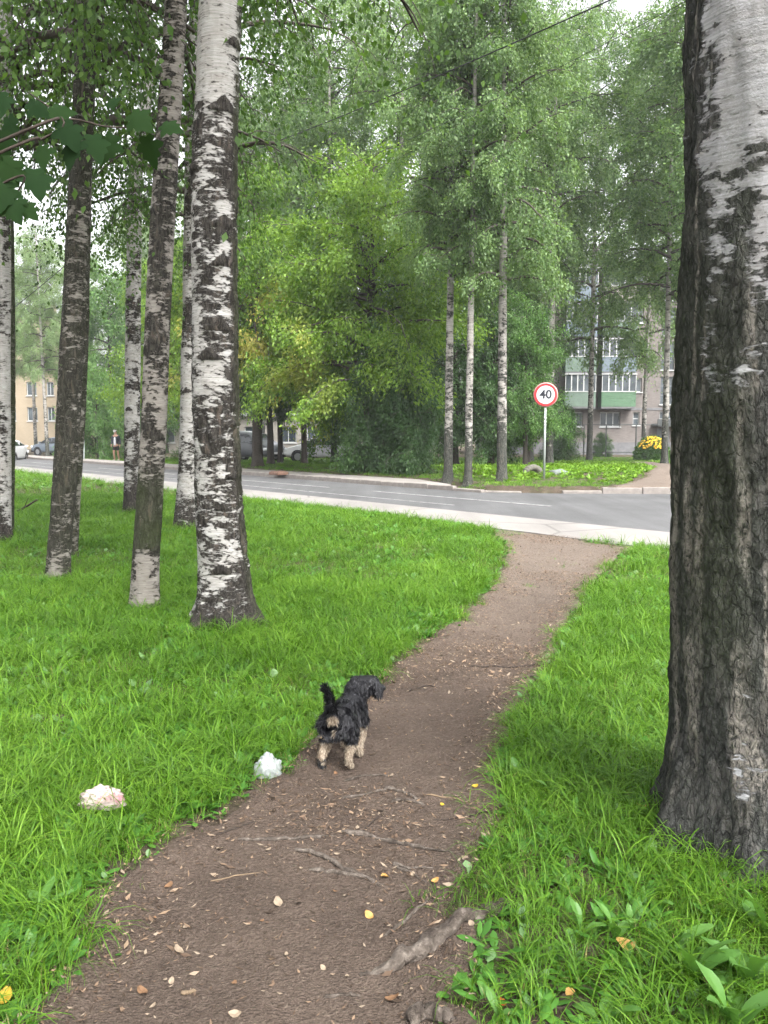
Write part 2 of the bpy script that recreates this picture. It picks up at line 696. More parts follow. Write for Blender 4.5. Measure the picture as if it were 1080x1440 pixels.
ts = list(np.arange(-22, 130, 1.5))
rngp = random.Random(4)
edge = [along(S_WALK0 + 0.06 * math.sin(t * 1.7) + rngp.uniform(-.05, .05), t) for t in ts]
strip('pavement', edge, [along(S_ROAD0, t) for t in ts], 0.012, 0.0, M_WALK)
# road: from the near edge to the far kerb
fk = resample(FAR_KERB, 160)
tn = np.linspace(130, -34, 160)
strip('road', [along(S_ROAD0 - 0.002, t) for t in tn], fk, -0.045, -0.03, M_ROAD)
# far pavement
left = [p for p in FAR_KERB if p[0] <= 1.6]
fl = resample(left, 90)
strip('far_pavement', [p + NRM * 0.13 for p in fl], [p + NRM * (1.45 if k < 84 else 1.45 - 0.2 * (k - 84)) for k, p in enumerate(fl)], 0.085, 0.10, M_WALKF)


def kerb(name, line, z_top, width, length, side):
    """row of separate kerb stones along a line"""
    holder = None
    L = np.asarray(line, float)
    seg = np.linalg.norm(np.diff(L, axis=0), axis=1)
    cum = np.concatenate([[0], np.cumsum(seg)])
    bm = bmesh.new()
    bmesh.ops.create_cube(bm, size=1)
    for v in bm.verts:
        v.co = Vector((v.co.x * (length - 0.015), v.co.y * width, v.co.z * 0.30 - 0.15))
    bmesh.ops.bevel(bm, geom=list(bm.edges), offset=0.012, segments=1, affect='EDGES')
    me = bpy.data.meshes.new('kerb_stone')
    bm.to_mesh(me)
    bm.free()
    me.materials.append(M_KERB)
    holder = thing(name, None, None, (L[0][0], L[0][1], 0))
    holder['kind'] = 'structure'
    rr = random.Random(8)
    k = 0
    d = length / 2
    while d < cum[-1] - length / 2:
        x, y = np.interp(d, cum, L[:, 0]), np.interp(d, cum, L[:, 1])
        x2, y2 = np.interp(d + 0.1, cum, L[:, 0]), np.interp(d + 0.1, cum, L[:, 1])
        o = link('kerb_stone', me, holder)
        drop = 0.085 * sstep(1.6, 2.6, x) * sstep(6.0, 4.9, x)
        o.location = (x - L[0][0], y - L[0][1], z_top - drop + rr.uniform(-0.012, 0.012))
        o.rotation_euler = (rr.uniform(-.02, .02), rr.uniform(-.01, .01), math.atan2(y2 - y, x2 - x) + rr.uniform(-.012, .012))
        d += length
        k += 1
    return holder


kl = resample([p for p in FAR_KERB if -41 < p[0] < 4.3], 60)
kerb('kerb', [p + NRM * 0.06 for p in kl], 0.10, 0.15, 1.0, 1)
kr = resample([(4.55, 20.87), (7.2, 20.66), (10, 20.45), (14, 20.05), (22, 19.15)], 30)
kerb('right_kerb', kr, 0.13, 0.15, 1.0, 1)


def marking(name, s0, s1, t0, t1):
    n = max(2, int(abs(t1 - t0) / 1.5))
    tt = np.linspace(t0, t1, n)
    zf = lambda s: -0.045 + 0.015 * (s - S_ROAD0) / 4.2 + 0.006
    A = [along(s0, t) for t in tt]
    B = [along(s1, t) for t in tt]
    V = [(*p, zf(s0)) for p in A] + [(*p, zf(s1)) for p in B]
    F = [(i, n + i, n + i + 1, i + 1)[::-1] for i in range(n - 1)]
    me = bpy.data.meshes.new(name)
    me.from_pydata(V, [], F)
    me.materials.append(M_PAINT)
    return tag(link(name, me), kind='structure')


marking('edge_line', 12.15, 12.23, 12.5, 60)
marking('centre_line', 13.5, 13.62, 11.0, 17)
marking('centre_line', 13.5, 13.62, 19.0, 27)
marking('centre_line', 13.5, 13.62, 29.0, 37)
marking('centre_line', 13.5, 13.62, 39.0, 47)
# ================================================================ grass and low plants (nobody could count them)
M_GRASS = leaf_mat('grass_blade', (0.032, 0.086, 0.009), (0.088, 0.198, 0.015), (0.185, 0.325, 0.034), 0.32, 0.5, None, 0.25)
M_GRASS_DRY = leaf_mat('grass_dry_blade', (0.16, 0.14, 0.05), (0.25, 0.21, 0.08), (0.33, 0.28, 0.13), 0.25, 0.6)
M_WEED = leaf_mat('weed_leaf', (0.040, 0.125, 0.018), (0.075, 0.205, 0.030), (0.13, 0.30, 0.045), 0.3, 0.4)
M_WEED_PALE = leaf_mat('weed_leaf_pale', (0.085, 0.17, 0.065), (0.14, 0.25, 0.10), (0.22, 0.33, 0.16), 0.25, 0.4)
M_VERGE = leaf_mat('verge_leaf', (0.060, 0.145, 0.010), (0.12, 0.24, 0.017), (0.19, 0.32, 0.032), 0.35, 0.45)


def blades(rng, n, h0, h1, w, spread, lean, curl, levels=4):
    """n grass blades: curved ribbons tapering to a tip"""
    base = rng.normal(0, spread, (n, 2))
    az = rng.uniform(0, 2 * math.pi, n)
    h = rng.uniform(h0, h1, n)
    ln = rng.uniform(0.2, 1.0, n) * lean
    cu = rng.uniform(0.3, 1.0, n) * curl
    ww = w * rng.uniform(0.6, 1.3, n)
    V, Q, Tr = [], [], []
    ts_ = np.linspace(0, 1, levels)
    for i in range(n):
        d = np.array([math.cos(az[i]), math.sin(az[i])])
        sd_ = np.array([-d[1], d[0]])
        b = len(V)
        for k, t in enumerate(ts_):
            ang = ln[i] + cu[i] * t
            # integrate roughly along a bending stem
            r = h[i] * t * math.sin(min(ang, 2.6) * (0.5 + 0.5 * t))
            z = h[i] * t * math.cos(min(ang, 2.2) * (0.5 + 0.4 * t))
            c = base[i] + d * r
            wd = ww[i] * (1 - t ** 1.8) * (0.75 + 0.6 * t)
            if k < levels - 1:
                V.append((c[0] - sd_[0] * wd, c[1] - sd_[1] * wd, z))
                V.append((c[0] + sd_[0] * wd, c[1] + sd_[1] * wd, z))
            else:
                V.append((c[0], c[1], z))
        for k in range(levels - 2):
            Q.append((b + 2 * k, b + 2 * k + 1, b + 2 * k + 3, b + 2 * k + 2))
        e = b + 2 * (levels - 2)
        Tr.append((e, e + 1, e + 2))
    return np.array(V), np.array(Q), np.array(Tr)


def rosette(rng, n, l0, l1, wf, up0, up1, curl=0.8, stem=0.2, wob=0.0):
    """broad leaves growing from one point: oval ribbons with a midrib fold"""
    V, Q = [], []
    for i in range(n):
        az = rng.uniform(0, 2 * math.pi)
        L = rng.uniform(l0, l1)
        W = L * wf * rng.uniform(0.8, 1.2)
        up = rng.uniform(up0, up1)
        cu = curl * rng.uniform(0.4, 1.2)
        d = np.array([math.cos(az), math.sin(az), 0])
        s = np.array([-d[1], d[0], 0])
        p = np.array([rng.normal(0, .008), rng.normal(0, .008), 0.0])
        b = len(V)
        m = 7
        for k in range(m):
            t = k / (m - 1)
            a = up - cu * t
            dirv = d * math.cos(a) + np.array([0, 0, 1.0]) * math.sin(a)
            if k:
                p = p + dirv * L / (m - 1)
            prof = 0.06 if t < stem else math.sin(math.pi * min(1, (t - stem) / (1 - stem) * 0.97 + 0.03)) ** 0.7
            if wob:
                prof *= 1 + wob * math.sin(t * 21 + i)
            nv = np.cross(dirv, s)
            side = s * W * prof * 0.5
            V += [p - side - nv * 0.12 * W * prof, p.copy(), p + side - nv * 0.12 * W * prof]
        for k in range(m - 1):
            a = b + 3 * k
            Q += [(a, a + 1, a + 4, a + 3), (a + 1, a + 2, a + 5, a + 4)]
    return np.array(V), np.array(Q)


def proto(name, parts, mats):
    Vs, P, mi, b = [], [], [], 0
    quads, tris, mq, mt = [], [], [], []
    for k, part in enumerate(parts):
        V = part[0]
        Vs.append(V)
        quads.append(part[1] + b)
        mq += [k] * len(part[1])
        if len(part) > 2:
            tris.append(part[2] + b)
            mt += [k] * len(part[2])
        b += len(V)
    pol = [np.concatenate(quads)]
    if tris:
        pol.append(np.concatenate(tris))
    me = np_mesh(name, np.concatenate(Vs), pol, smooth=True, mats=mats, mat_idx=mq + mt)
    return bpy.data.objects.new(name, me)


def scatter(name, pts, rots, scl, idx, protos, label, cat):
    """one object: plant shapes instanced on points"""
    me = bpy.data.meshes.new(name)
    pts = np.asarray(pts, np.float32)
    me.vertices.add(len(pts))
    me.vertices.foreach_set('co', pts.ravel())
    a = me.attributes.new('rot', 'FLOAT_VECTOR', 'POINT')
    a.data.foreach_set('vector', np.asarray(rots, np.float32).ravel())
    a = me.attributes.new('scl', 'FLOAT', 'POINT')
    a.data.foreach_set('value', np.asarray(scl, np.float32))
    a = me.attributes.new('pick', 'INT', 'POINT')
    a.data.foreach_set('value', np.asarray(idx, np.int32))
    o = link(name, me)
    pc = bpy.data.collections.new(name + '_shapes')
    for k, p in enumerate(protos):
        p.name = '%s_%02d' % (name, k)
        pc.objects.link(p)
    ng = bpy.data.node_groups.new(name, 'GeometryNodeTree')
    ng.interface.new_socket('Geometry', in_out='INPUT', socket_type='NodeSocketGeometry')
    ng.interface.new_socket('Geometry', in_out='OUTPUT', socket_type='NodeSocketGeometry')
    N = ng.nodes
    gi, go = N.new('NodeGroupInput'), N.new('NodeGroupOutput')
    ci = N.new('GeometryNodeCollectionInfo')
    ci.inputs['Collection'].default_value = pc
    ci.inputs['Separate Children'].default_value = True
    ci.inputs['Reset Children'].default_value = True
    iop = N.new('GeometryNodeInstanceOnPoints')
    iop.inputs['Pick Instance'].default_value = True

    def na(nm, dt):
        n = N.new('GeometryNodeInputNamedAttribute')
        n.data_type = dt
        n.inputs['Name'].default_value = nm
        return n.outputs['Attribute']
    m2p = N.new('GeometryNodeMeshToPoints')
    ng.links.new(gi.outputs[0], m2p.inputs['Mesh'])
    ng.links.new(m2p.outputs[0], iop.inputs['Points'])
    ng.links.new(ci.outputs[0], iop.inputs['Instance'])
    ng.links.new(na('pick', 'INT'), iop.inputs['Instance Index'])
    e2r = N.new('FunctionNodeEulerToRotation')
    ng.links.new(na('rot', 'FLOAT_VECTOR'), e2r.inputs[0])
    ng.links.new(e2r.outputs[0], iop.inputs['Rotation'])
    ng.links.new(na('scl', 'FLOAT'), iop.inputs['Scale'])
    ng.links.new(iop.outputs[0], go.inputs[0])
    md = o.modifiers.new('scatter', 'NODES')
    md.node_group = ng
    return tag(o, label, cat, kind='stuff')


rng = np.random.default_rng(11)
P_GRASS = []
for k in range(4):      # 0-3 short turf
    P_GRASS.append(proto('turf', [blades(rng, 16, .045, .10, .0022, .035, .5, 1.0), blades(rng, 2, .05, .11, .002, .04, .9, .9)], [M_GRASS, M_GRASS_DRY]))
for k in range(4):      # 4-7 middling
    P_GRASS.append(proto('turf', [blades(rng, 15, .09, .17, .0026, .035, .4, 1.3, 5)], [M_GRASS]))
for k in range(3):      # 8-10 long arching
    P_GRASS.append(proto('turf', [blades(rng, 13, .15, .27, .0034, .03, .35, 1.9, 6)], [M_GRASS]))
for k in range(3):      # 11-13 leafy weeds
    P_GRASS.append(proto('weed', [rosette(rng, 6, .07, .14, .30, .5, 1.2, .9, .25, .12)], [M_WEED]))
for k in range(2):      # 14-15 pale broad leaves
    P_GRASS.append(proto('weed', [rosette(rng, 4, .05, .11, .48, .3, 1.1, .7, .35)], [M_WEED_PALE]))
for k in range(2):      # 16-17 small round-leaved creepers
    P_GRASS.append(proto('weed', [rosette(rng, 14, .03, .06, .65, .3, 1.2, .5, .5)], [M_WEED]))

BARE = [(G(700, 1400)[:2], 0.05), (G(800, 1410)[:2], 0.07), (G(720, 1230)[:2], 0.05), (G(70, 1020)[:2], 0.22), (G(180, 1060)[:2], 0.18)]


def lawn_points(n_try, y0, y1, dens_scale):
    u = rng.uniform(0, 1, n_try)
    y = np.sqrt(y0 ** 2 + u * (y1 ** 2 - y0 ** 2))
    x = rng.uniform(-1, 1, n_try) * (y * 0.54 + 0.9)
    s = x * NRM[0] + y * NRM[1]
    p = sdist(x, y, PATH)
    rag = p + 0.025 + 0.20 * (fbm(x * 5, y * 5, 0, 21, 3) - 0.5) + 0.34 * (fbm(x * 1.9, y * 1.9, 0, 77, 3) - 0.5)
    keep = (s < S_WALK0 + 0.02 + 0.12 * (fbm(x * 2, y * 2, 0, 5, 2) - 0.5)) & (rag > 0.0)
    edge = sstep(0.0, 0.20, rag)
    prob = 0.16 + 0.84 * edge
    for (c, r) in BARE:
        prob = prob * (1 - 0.7 * np.exp(-((x - c[0]) ** 2 + (y - c[1]) ** 2) / r ** 2))
    thin = fbm(x * 0.9 + 3, y * 0.9, 0, 41, 3)
    prob = prob * (0.6 + 0.4 * sstep(0.32, 0.55, thin))
    worn = sstep(0.85, 0.55, np.abs(x - 0.55)) * sstep(3.2, 2.5, y) * sstep(1.2, 0.5, np.abs(x - 0.4))
    prob = prob * (1 - 0.05 * worn)
    tuft = (p < 0.0) & (p > -0.75) & (y > 7.6) & (fbm(x * 1.6 + 4, y * 1.6, 0, 91, 3) > 0.555) & (s < S_WALK0) & (rng.uniform(0, 1, n_try) < .6)
    keep &= rng.uniform(0, 1, n_try) < prob
    keep |= tuft
    edge = edge * (1 - 0.45 * worn)
    return x[keep], y[keep], edge[keep]


FEET = []
for (px_, d_, r_, n_) in ((320, 6.05, .27, 70), (205, 6.75, .13, 40), (263, 12.6, .2, 40), (186, 15.2, .18, 40), (82, 8.1, .13, 40), (100, 9.6, .1, 20), (2, 11.0, .16, 30)):
    FEET.append(((px_ - 540) / FPX * d_, d_, r_, n_))
FEET.append((1.26, 2.76, .36, 45))


def lawn(name, bands, label):
    PX, PY, ED = [], [], []
    for (n, y0, y1) in bands:
        a, b, c = lawn_points(n, y0, y1, 1)
        PX.append(a)
        PY.append(b)
        ED.append(c)
    for (tx_, ty_, tr_, tn_) in FEET:          # longer grass left standing round the trunks
        aa = rng.uniform(0, 6.28, tn_)
        rr = tr_ * rng.uniform(0.95, 1.5, tn_)
        PX.append(tx_ + rr * np.cos(aa))
        PY.append(ty_ + rr * np.sin(aa))
        ED.append(np.full(tn_, 1.0))
    x, y, e = np.concatenate(PX), np.concatenate(PY), np.concatenate(ED)
    n = len(x)
    z = H(x, y) - 0.006
    tall = fbm(x * 1.1, y * 1.1, 0, 51, 3)
    r = rng.uniform(0, 1, n)
    lng = sstep(0.45, 0.62, tall) * e
    idx = np.where(r < 0.45 - 0.35 * lng, rng.integers(0, 4, n), np.where(r < 0.80, rng.integers(4, 8, n), rng.integers(8, 11, n)))
    idx = np.where((e < 0.45) & (r < 0.9), rng.integers(0, 4, n), idx)
    wd = fbm(x * 1.6 + 9, y * 1.6, 0, 61, 3)
    r2 = rng.uniform(0, 1, n)
    idx = np.where((r2 < 0.07 + 0.30 * sstep(0.46, 0.64, wd)), rng.integers(11, 14, n), idx)
    idx = np.where((r2 > 0.972 - 0.02 * (x > 0)), rng.integers(14, 16, n), idx)
    idx = np.where((r2 > 0.93) & (r2 < 0.97) & (x > 0), rng.integers(16, 18, n), idx)
    scl = 0.76 * rng.uniform(0.65, 1.3, n) * (0.62 + 0.38 * e) * (0.85 + 0.3 * tall)
    far = sstep(7, 14, y)
    scl = scl * (1 + 0.25 * far + 0.6 * sstep(17, 24, y))
    rot = np.stack([rng.normal(0, .16, n), rng.normal(0, .16, n), rng.uniform(0, 6.28, n)], -1)
    scatter(name, np.stack([x, y, z], -1), rot, scl, idx, P_GRASS, label, 'grass')
    return n


nl = lawn('lawn_grass', [(21000, 1.0, 4.2), (34000, 4.2, 8.0), (60000, 8.0, 19.0), (26000, 19.0, 42.0)], 'uneven green lawn grass with weeds on both sides of the path')

# ---- far verge, across the road
P_VERGE = []
for k in range(3):
    P_VERGE.append(proto('verge', [blades(rng, 22, .05, .12, .006, .10, .5, 1.0)], [M_GRASS]))
for k in range(4):
    P_VERGE.append(proto('verge', [rosette(rng, 16, .08, .20, .36, .6, 1.4, 1.0, .3)], [M_VERGE]))
nv_ = 72000
x = rng.uniform(-34, 22, nv_)
y = rng.uniform(19, 58, nv_)
f = far_sd(x, y)
sp = sdist(x, y, SIDE)
cut = np.where(x < 1.7, 1.42, 0.12)
vis = (np.abs(x) < y * 0.54 + 1)
keep = (f > cut) & (sp + 0.5 * (fbm(x * 2, y * 2, 0, 3, 2) - 0.5) > 0.05) & vis & (rng.uniform(0, 1, nv_) < np.clip(30 / y, 0, 1))
x, y, f = x[keep], y[keep], f[keep]
weedy = sstep(1.6, 2.8, f - np.where(x < 2, 1.4, .2) + 2 * (fbm(x * .8, y * .8, 0, 8, 2) - .5)) * sstep(-1, 2, x + 0.0 * y) * sstep(48, 40, y)
idx = np.where(rng.uniform(0, 1, len(x)) < weedy * 0.75, rng.integers(3, 7, len(x)), rng.integers(0, 3, len(x)))
scatter('verge_grass', np.stack([x, y, H(x, y) - 0.005], -1), np.stack([rng.normal(0, .15, len(x)), rng.normal(0, .15, len(x)), rng.uniform(0, 6.28, len(x))], -1),
        rng.uniform(.45, 1.0, len(x)), idx, P_VERGE, 'bright green weedy grass on the far side of the road', 'grass')
# ================================================================ trees
def bark_mat(name, white=(0.60, 0.585, 0.56), dark=(0.040, 0.036, 0.032), brown=(0.13, 0.10, 0.08), fine=1.0, moss=(0.045, 0.06, 0.022), thr=0.5, crack=0.0):
    m, nt = new_mat(name)
    o1 = coords(nt, (7 * fine, 7 * fine, 17 * fine))
    o2 = coords(nt, (20 * fine, 20 * fine, 95 * fine))
    o3 = coords(nt, (60 * fine, 60 * fine, 26 * fine))
    o4 = coords(nt, (130 * fine, 130 * fine, 170 * fine))
    o5 = coords(nt, (9 * fine, 9 * fine, 170 * fine))
    o6 = coords(nt, (24 * fine, 24 * fine, 62 * fine))
    at = nd(nt, 'Attribute', attribute_name='dark').outputs['Fac']
    mo = nd(nt, 'Attribute', attribute_name='moss').outputs['Fac']
    n1 = noise(nt, o1, 1, 6, 0.65, 0.6)
    n2 = noise(nt, o2, 1, 3, 0.5)
    n3 = noise(nt, o3, 1, 6, 0.7, 1.2)
    n4 = noise(nt, o4, 1, 4, 0.65)
    n5 = noise(nt, o5, 1, 3, 0.5)
    n6 = noise(nt, o6, 1, 5, 0.65, 0.5)
    v = mth(nt, 'ADD', at, mth(nt, 'ADD', mth(nt, 'MULTIPLY', mth(nt, 'SUBTRACT', n1, 0.5), 1.3), mth(nt, 'MULTIPLY', mth(nt, 'SUBTRACT', n6, 0.5), 1.0)))
    fac = ramp(nt, v, [(thr - 0.05, 0.0), (thr + 0.05, 1.0)])
    len_ = ramp(nt, n2, [(0.60, 0.0), (0.68, 0.85)])
    peel = ramp(nt, n5, [(0.36, tuple(c * 0.62 for c in white)), (0.62, white)])
    wcol = mixc(nt, ramp(nt, n1, [(.35, 0.0), (.65, .75)]), peel, tuple(c * f for c, f in zip(white, (0.58, 0.55, 0.52))))
    wcol = mixc(nt, len_, wcol, tuple(c * 2.2 for c in dark))
    dcol = ramp(nt, n3, [(0.28, tuple(c * 0.35 for c in dark)), (0.47, dark), (0.60, tuple(c * 2.2 for c in dark)), (0.72, brown)])
    dcol = mixc(nt, mth(nt, 'MULTIPLY', n4, 0.55), dcol, tuple(c * 1.5 for c in dark))
    n7 = noise(nt, coords(nt, (24, 24, 5.5)), 1, 5, 0.6, 0.8)
    dcol = mixc(nt, ramp(nt, n7, [(.42, 0.0), (.49, 0.22 if crack else 0.85), (.56, 0.0)]), dcol, tuple(c * 0.25 for c in dark))
    dcol = mixc(nt, ramp(nt, n7, [(.58, 0.0), (.68, 0.2 if crack else 0.6)]), dcol, tuple(c * 1.1 for c in brown))
    hgt = mth(nt, 'ADD', mth(nt, 'MULTIPLY', n3, 1.3), mth(nt, 'ADD', mth(nt, 'MULTIPLY', n4, 0.5), mth(nt, 'MULTIPLY', n7, 0.6 if crack else 1.6)))
    if crack:
        # scaly plates with pale edges and deep cracks between them
        vo = nd(nt, 'TexVoronoi', {'Vector': mixc(nt, 1.0, coords(nt, (46, 46, 17)), nd(nt, 'TexNoise', {'Vector': coords(nt, (30, 30, 22)), 'Scale': 1.0, 'Detail': 5.0, 'Roughness': .7}).outputs['Color'], 'ADD'), 'Scale': 1.0}, feature='DISTANCE_TO_EDGE').outputs[0]
        gap = ramp(nt, vo, [(0.0, 1.0), (0.10, 0.0)])
        dcol = mixc(nt, mth(nt, 'MULTIPLY', gap, crack), dcol, tuple(c * 0.3 for c in dark))
        vc = nd(nt, 'TexVoronoi', {'Vector': coords(nt, (34, 34, 15)), 'Scale': 1.0}).outputs['Color']
        chip = ramp(nt, nd(nt, 'SeparateColor', {0: vc}).outputs[0], [(0.72, 0.0), (0.95, 0.75)])
        dcol = mixc(nt, mth(nt, 'MULTIPLY', chip, n4), dcol, tuple(c * 1.5 for c in brown))
        sv = nd(nt, 'Attribute', attribute_name='streak').outputs['Fac']
        dcol = mixc(nt, mth(nt, 'MULTIPLY', sv, ramp(nt, n3, [(.40, 0.0), (.55, 1.0)])), dcol, (0.33, 0.30, 0.265))
        hgt = mth(nt, 'SUBTRACT', hgt, mth(nt, 'MULTIPLY', gap, 0.9))
    col = mixc(nt, fac, wcol, dcol)
    mf = mth(nt, 'MULTIPLY', mo, ramp(nt, n4, [(0.35, 0.2), (0.65, 1.0)]), True)
    col = mixc(nt, mf, col, mixc(nt, n3, tuple(c * 0.5 for c in moss), tuple(c * 1.5 for c in moss)))
    hg = mth(nt, 'ADD', mth(nt, 'MULTIPLY', fac, hgt), mth(nt, 'MULTIPLY', n4, 0.2))
    finish(nt, col, 0.88, hg, 1.0, 0.012 if not crack else 0.02, 0.15)
    return m


M_BIRCH = bark_mat('birch_bark', (0.43, 0.42, 0.405))
M_BIRCH_GREY = bark_mat('birch_bark_grey', (0.29, 0.268, 0.245), (0.042, 0.039, 0.034), (0.12, 0.095, 0.075))
M_BIRCH_OLD = bark_mat('birch_bark_old', (0.40, 0.40, 0.415), (0.052, 0.053, 0.050), (0.125, 0.118, 0.110), 0.85, crack=0.32)
M_BIRCH_FAR = bark_mat('birch_bark_far', (0.37, 0.355, 0.33), (0.05, 0.052, 0.045), (0.12, 0.1, 0.08), 0.4)
M_DARKBARK = plain('dark_bark', (0.05, 0.042, 0.035), 0.9, 0.4, 25)
M_LIMB = plain('limb_bark', (0.060, 0.050, 0.043), 0.9, 0.3, 20)

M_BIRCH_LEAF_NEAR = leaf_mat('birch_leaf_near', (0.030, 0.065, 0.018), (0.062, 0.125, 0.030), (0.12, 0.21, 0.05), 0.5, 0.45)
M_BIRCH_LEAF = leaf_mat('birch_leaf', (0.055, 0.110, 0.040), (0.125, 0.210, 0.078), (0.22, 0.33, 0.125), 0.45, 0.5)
M_BIRCH_PALE = leaf_mat('birch_leaf_pale', (0.085, 0.145, 0.06), (0.15, 0.24, 0.10), (0.25, 0.34, 0.15), 0.4, 0.5)  # paler copy for the far left crowns, distance haze put into the leaf colour
M_MAPLE_LEAF = leaf_mat('maple_leaf', (0.050, 0.115, 0.016), (0.115, 0.215, 0.026), (0.21, 0.33, 0.045), 0.45, 0.5, ((0.30, 0.32, 0.05), (0.46, 0.38, 0.12)))
M_DARK_LEAF = leaf_mat('dark_leaf', (0.022, 0.056, 0.018), (0.048, 0.105, 0.032), (0.095, 0.175, 0.05), 0.35, 0.45)
M_MID_LEAF = leaf_mat('mid_leaf', (0.045, 0.11, 0.03), (0.085, 0.18, 0.045), (0.15, 0.27, 0.07), 0.4, 0.45)


def trunk_mesh(name, P, rad, zs, nseg, seed, mat, flare=0.5, relief=0.008, chev=(), darkf=None, mossf=None, lobes=5, flare_h=0.2, bumps=0.0, streakf=None):
    """P: centre points relative to the base (ascending z); rad at those points"""
    P = np.asarray(P, float)
    zs = np.asarray(zs, float)
    cx = np.interp(zs, P[:, 2], P[:, 0])
    cy = np.interp(zs, P[:, 2], P[:, 1])
    rr = np.interp(zs, P[:, 2], rad)
    wob = 0.12 * rr
    cx = cx + wob * (fbm(zs * 0.9, 0, 0, seed) - 0.5) * 2 * sstep(0, 1, zs)
    cy = cy + wob * (fbm(zs * 0.9, 5, 0, seed) - 0.5) * 2 * sstep(0, 1, zs)
    th = np.linspace(0, 2 * math.pi, nseg, endpoint=False)
    Zg, Tg = np.meshgrid(zs, th, indexing='ij')
    Rg = np.repeat(rr[:, None], nseg, 1)
    cs, sn = np.cos(Tg), np.sin(Tg)
    fl = np.exp(-np.clip(Zg, -0.2, 99) / flare_h)
    lob = 0.5 + 0.5 * np.cos(lobes * Tg + 3 * fbm(cs * 1.5, sn * 1.5, 0, seed + 1))
    Rg = Rg * (1 + flare * fl * (0.45 + 0.75 * lob))
    dk = darkf(Zg, Tg) if darkf else np.full(Zg.shape, 0.4)
    for (h0, a0, sz) in chev:
        dz = (h0 - Zg) / sz
        da = np.abs((Tg - a0 + math.pi) % (2 * math.pi) - math.pi) * Rg / sz
        tri = np.clip(1.6 * (1.05 * dz + 0.08 - da * 0.8), 0, 1) * sstep(1.0, 0.75, dz) * sstep(-0.1, 0.1, dz)
        dk = np.maximum(dk, 1.2 * tri)
        Rg = Rg * (1 + 0.05 * tri)
    mo = mossf(Zg, Tg) if mossf else np.zeros(Zg.shape)
    rough = sstep(0.45, 0.7, dk)
    ridg = 1 - np.abs(2 * fbm(cs * Rg * 26, sn * Rg * 26, Zg * 6.5, seed + 2, 3) - 1) * 1.6
    ridg2 = fbm(cs * Rg * 55, sn * Rg * 55, Zg * 38, seed + 3, 3)
    Rg = Rg + relief * ((ridg - 0.5) * 1.6 + (ridg2 - 0.5) * 1.4) * (0.15 + 0.85 * rough) + bumps * (fbm(cs * 2, sn * 2, Zg * 2.2, seed + 5, 3) - 0.5)
    V = np.stack([cx[:, None] + Rg * cs, cy[:, None] + Rg * sn, Zg], -1).reshape(-1, 3)
    m = len(zs)
    i = np.arange(m - 1)[:, None] * nseg
    j = np.arange(nseg)[None, :]
    Q = np.stack([i + j, i + (j + 1) % nseg, i + nseg + (j + 1) % nseg, i + nseg + j], -1).reshape(-1, 4)
    at_ = {'dark': dk.ravel(), 'moss': mo.ravel()}
    if streakf:
        at_['streak'] = streakf(Zg, Tg).ravel()
    return np_mesh(name, V, [Q], mat, True, at_)


# ---------------------------------------------------------------- crowns
def leaf_kites(rng, C, D, size, wf=0.62, hang=0.5):
    """one folded kite-shaped leaf per centre"""
    n = len(C)
    D = D + rng.normal(0, 0.55, (n, 3)) + np.array([0, 0, -hang])
    D /= np.linalg.norm(D, axis=1)[:, None] + 1e-9
    N = rng.normal(0, 1, (n, 3)) + np.array([0, 0, 0.9])
    S = np.cross(D, N)
    S /= np.linalg.norm(S, axis=1)[:, None] + 1e-9
    N = np.cross(S, D)
    L = size * rng.uniform(0.6, 1.3, n)[:, None]
    W = L * wf * 0.5
    a = C
    b = C + D * L * 0.42 - S * W + N * L * 0.10
    c = C + D * L
    d = C + D * L * 0.42 + S * W + N * L * 0.10
    V = np.stack([a, b, c, d], 1).reshape(-1, 3)
    Q = np.arange(4 * n).reshape(n, 4)
    return V, Q


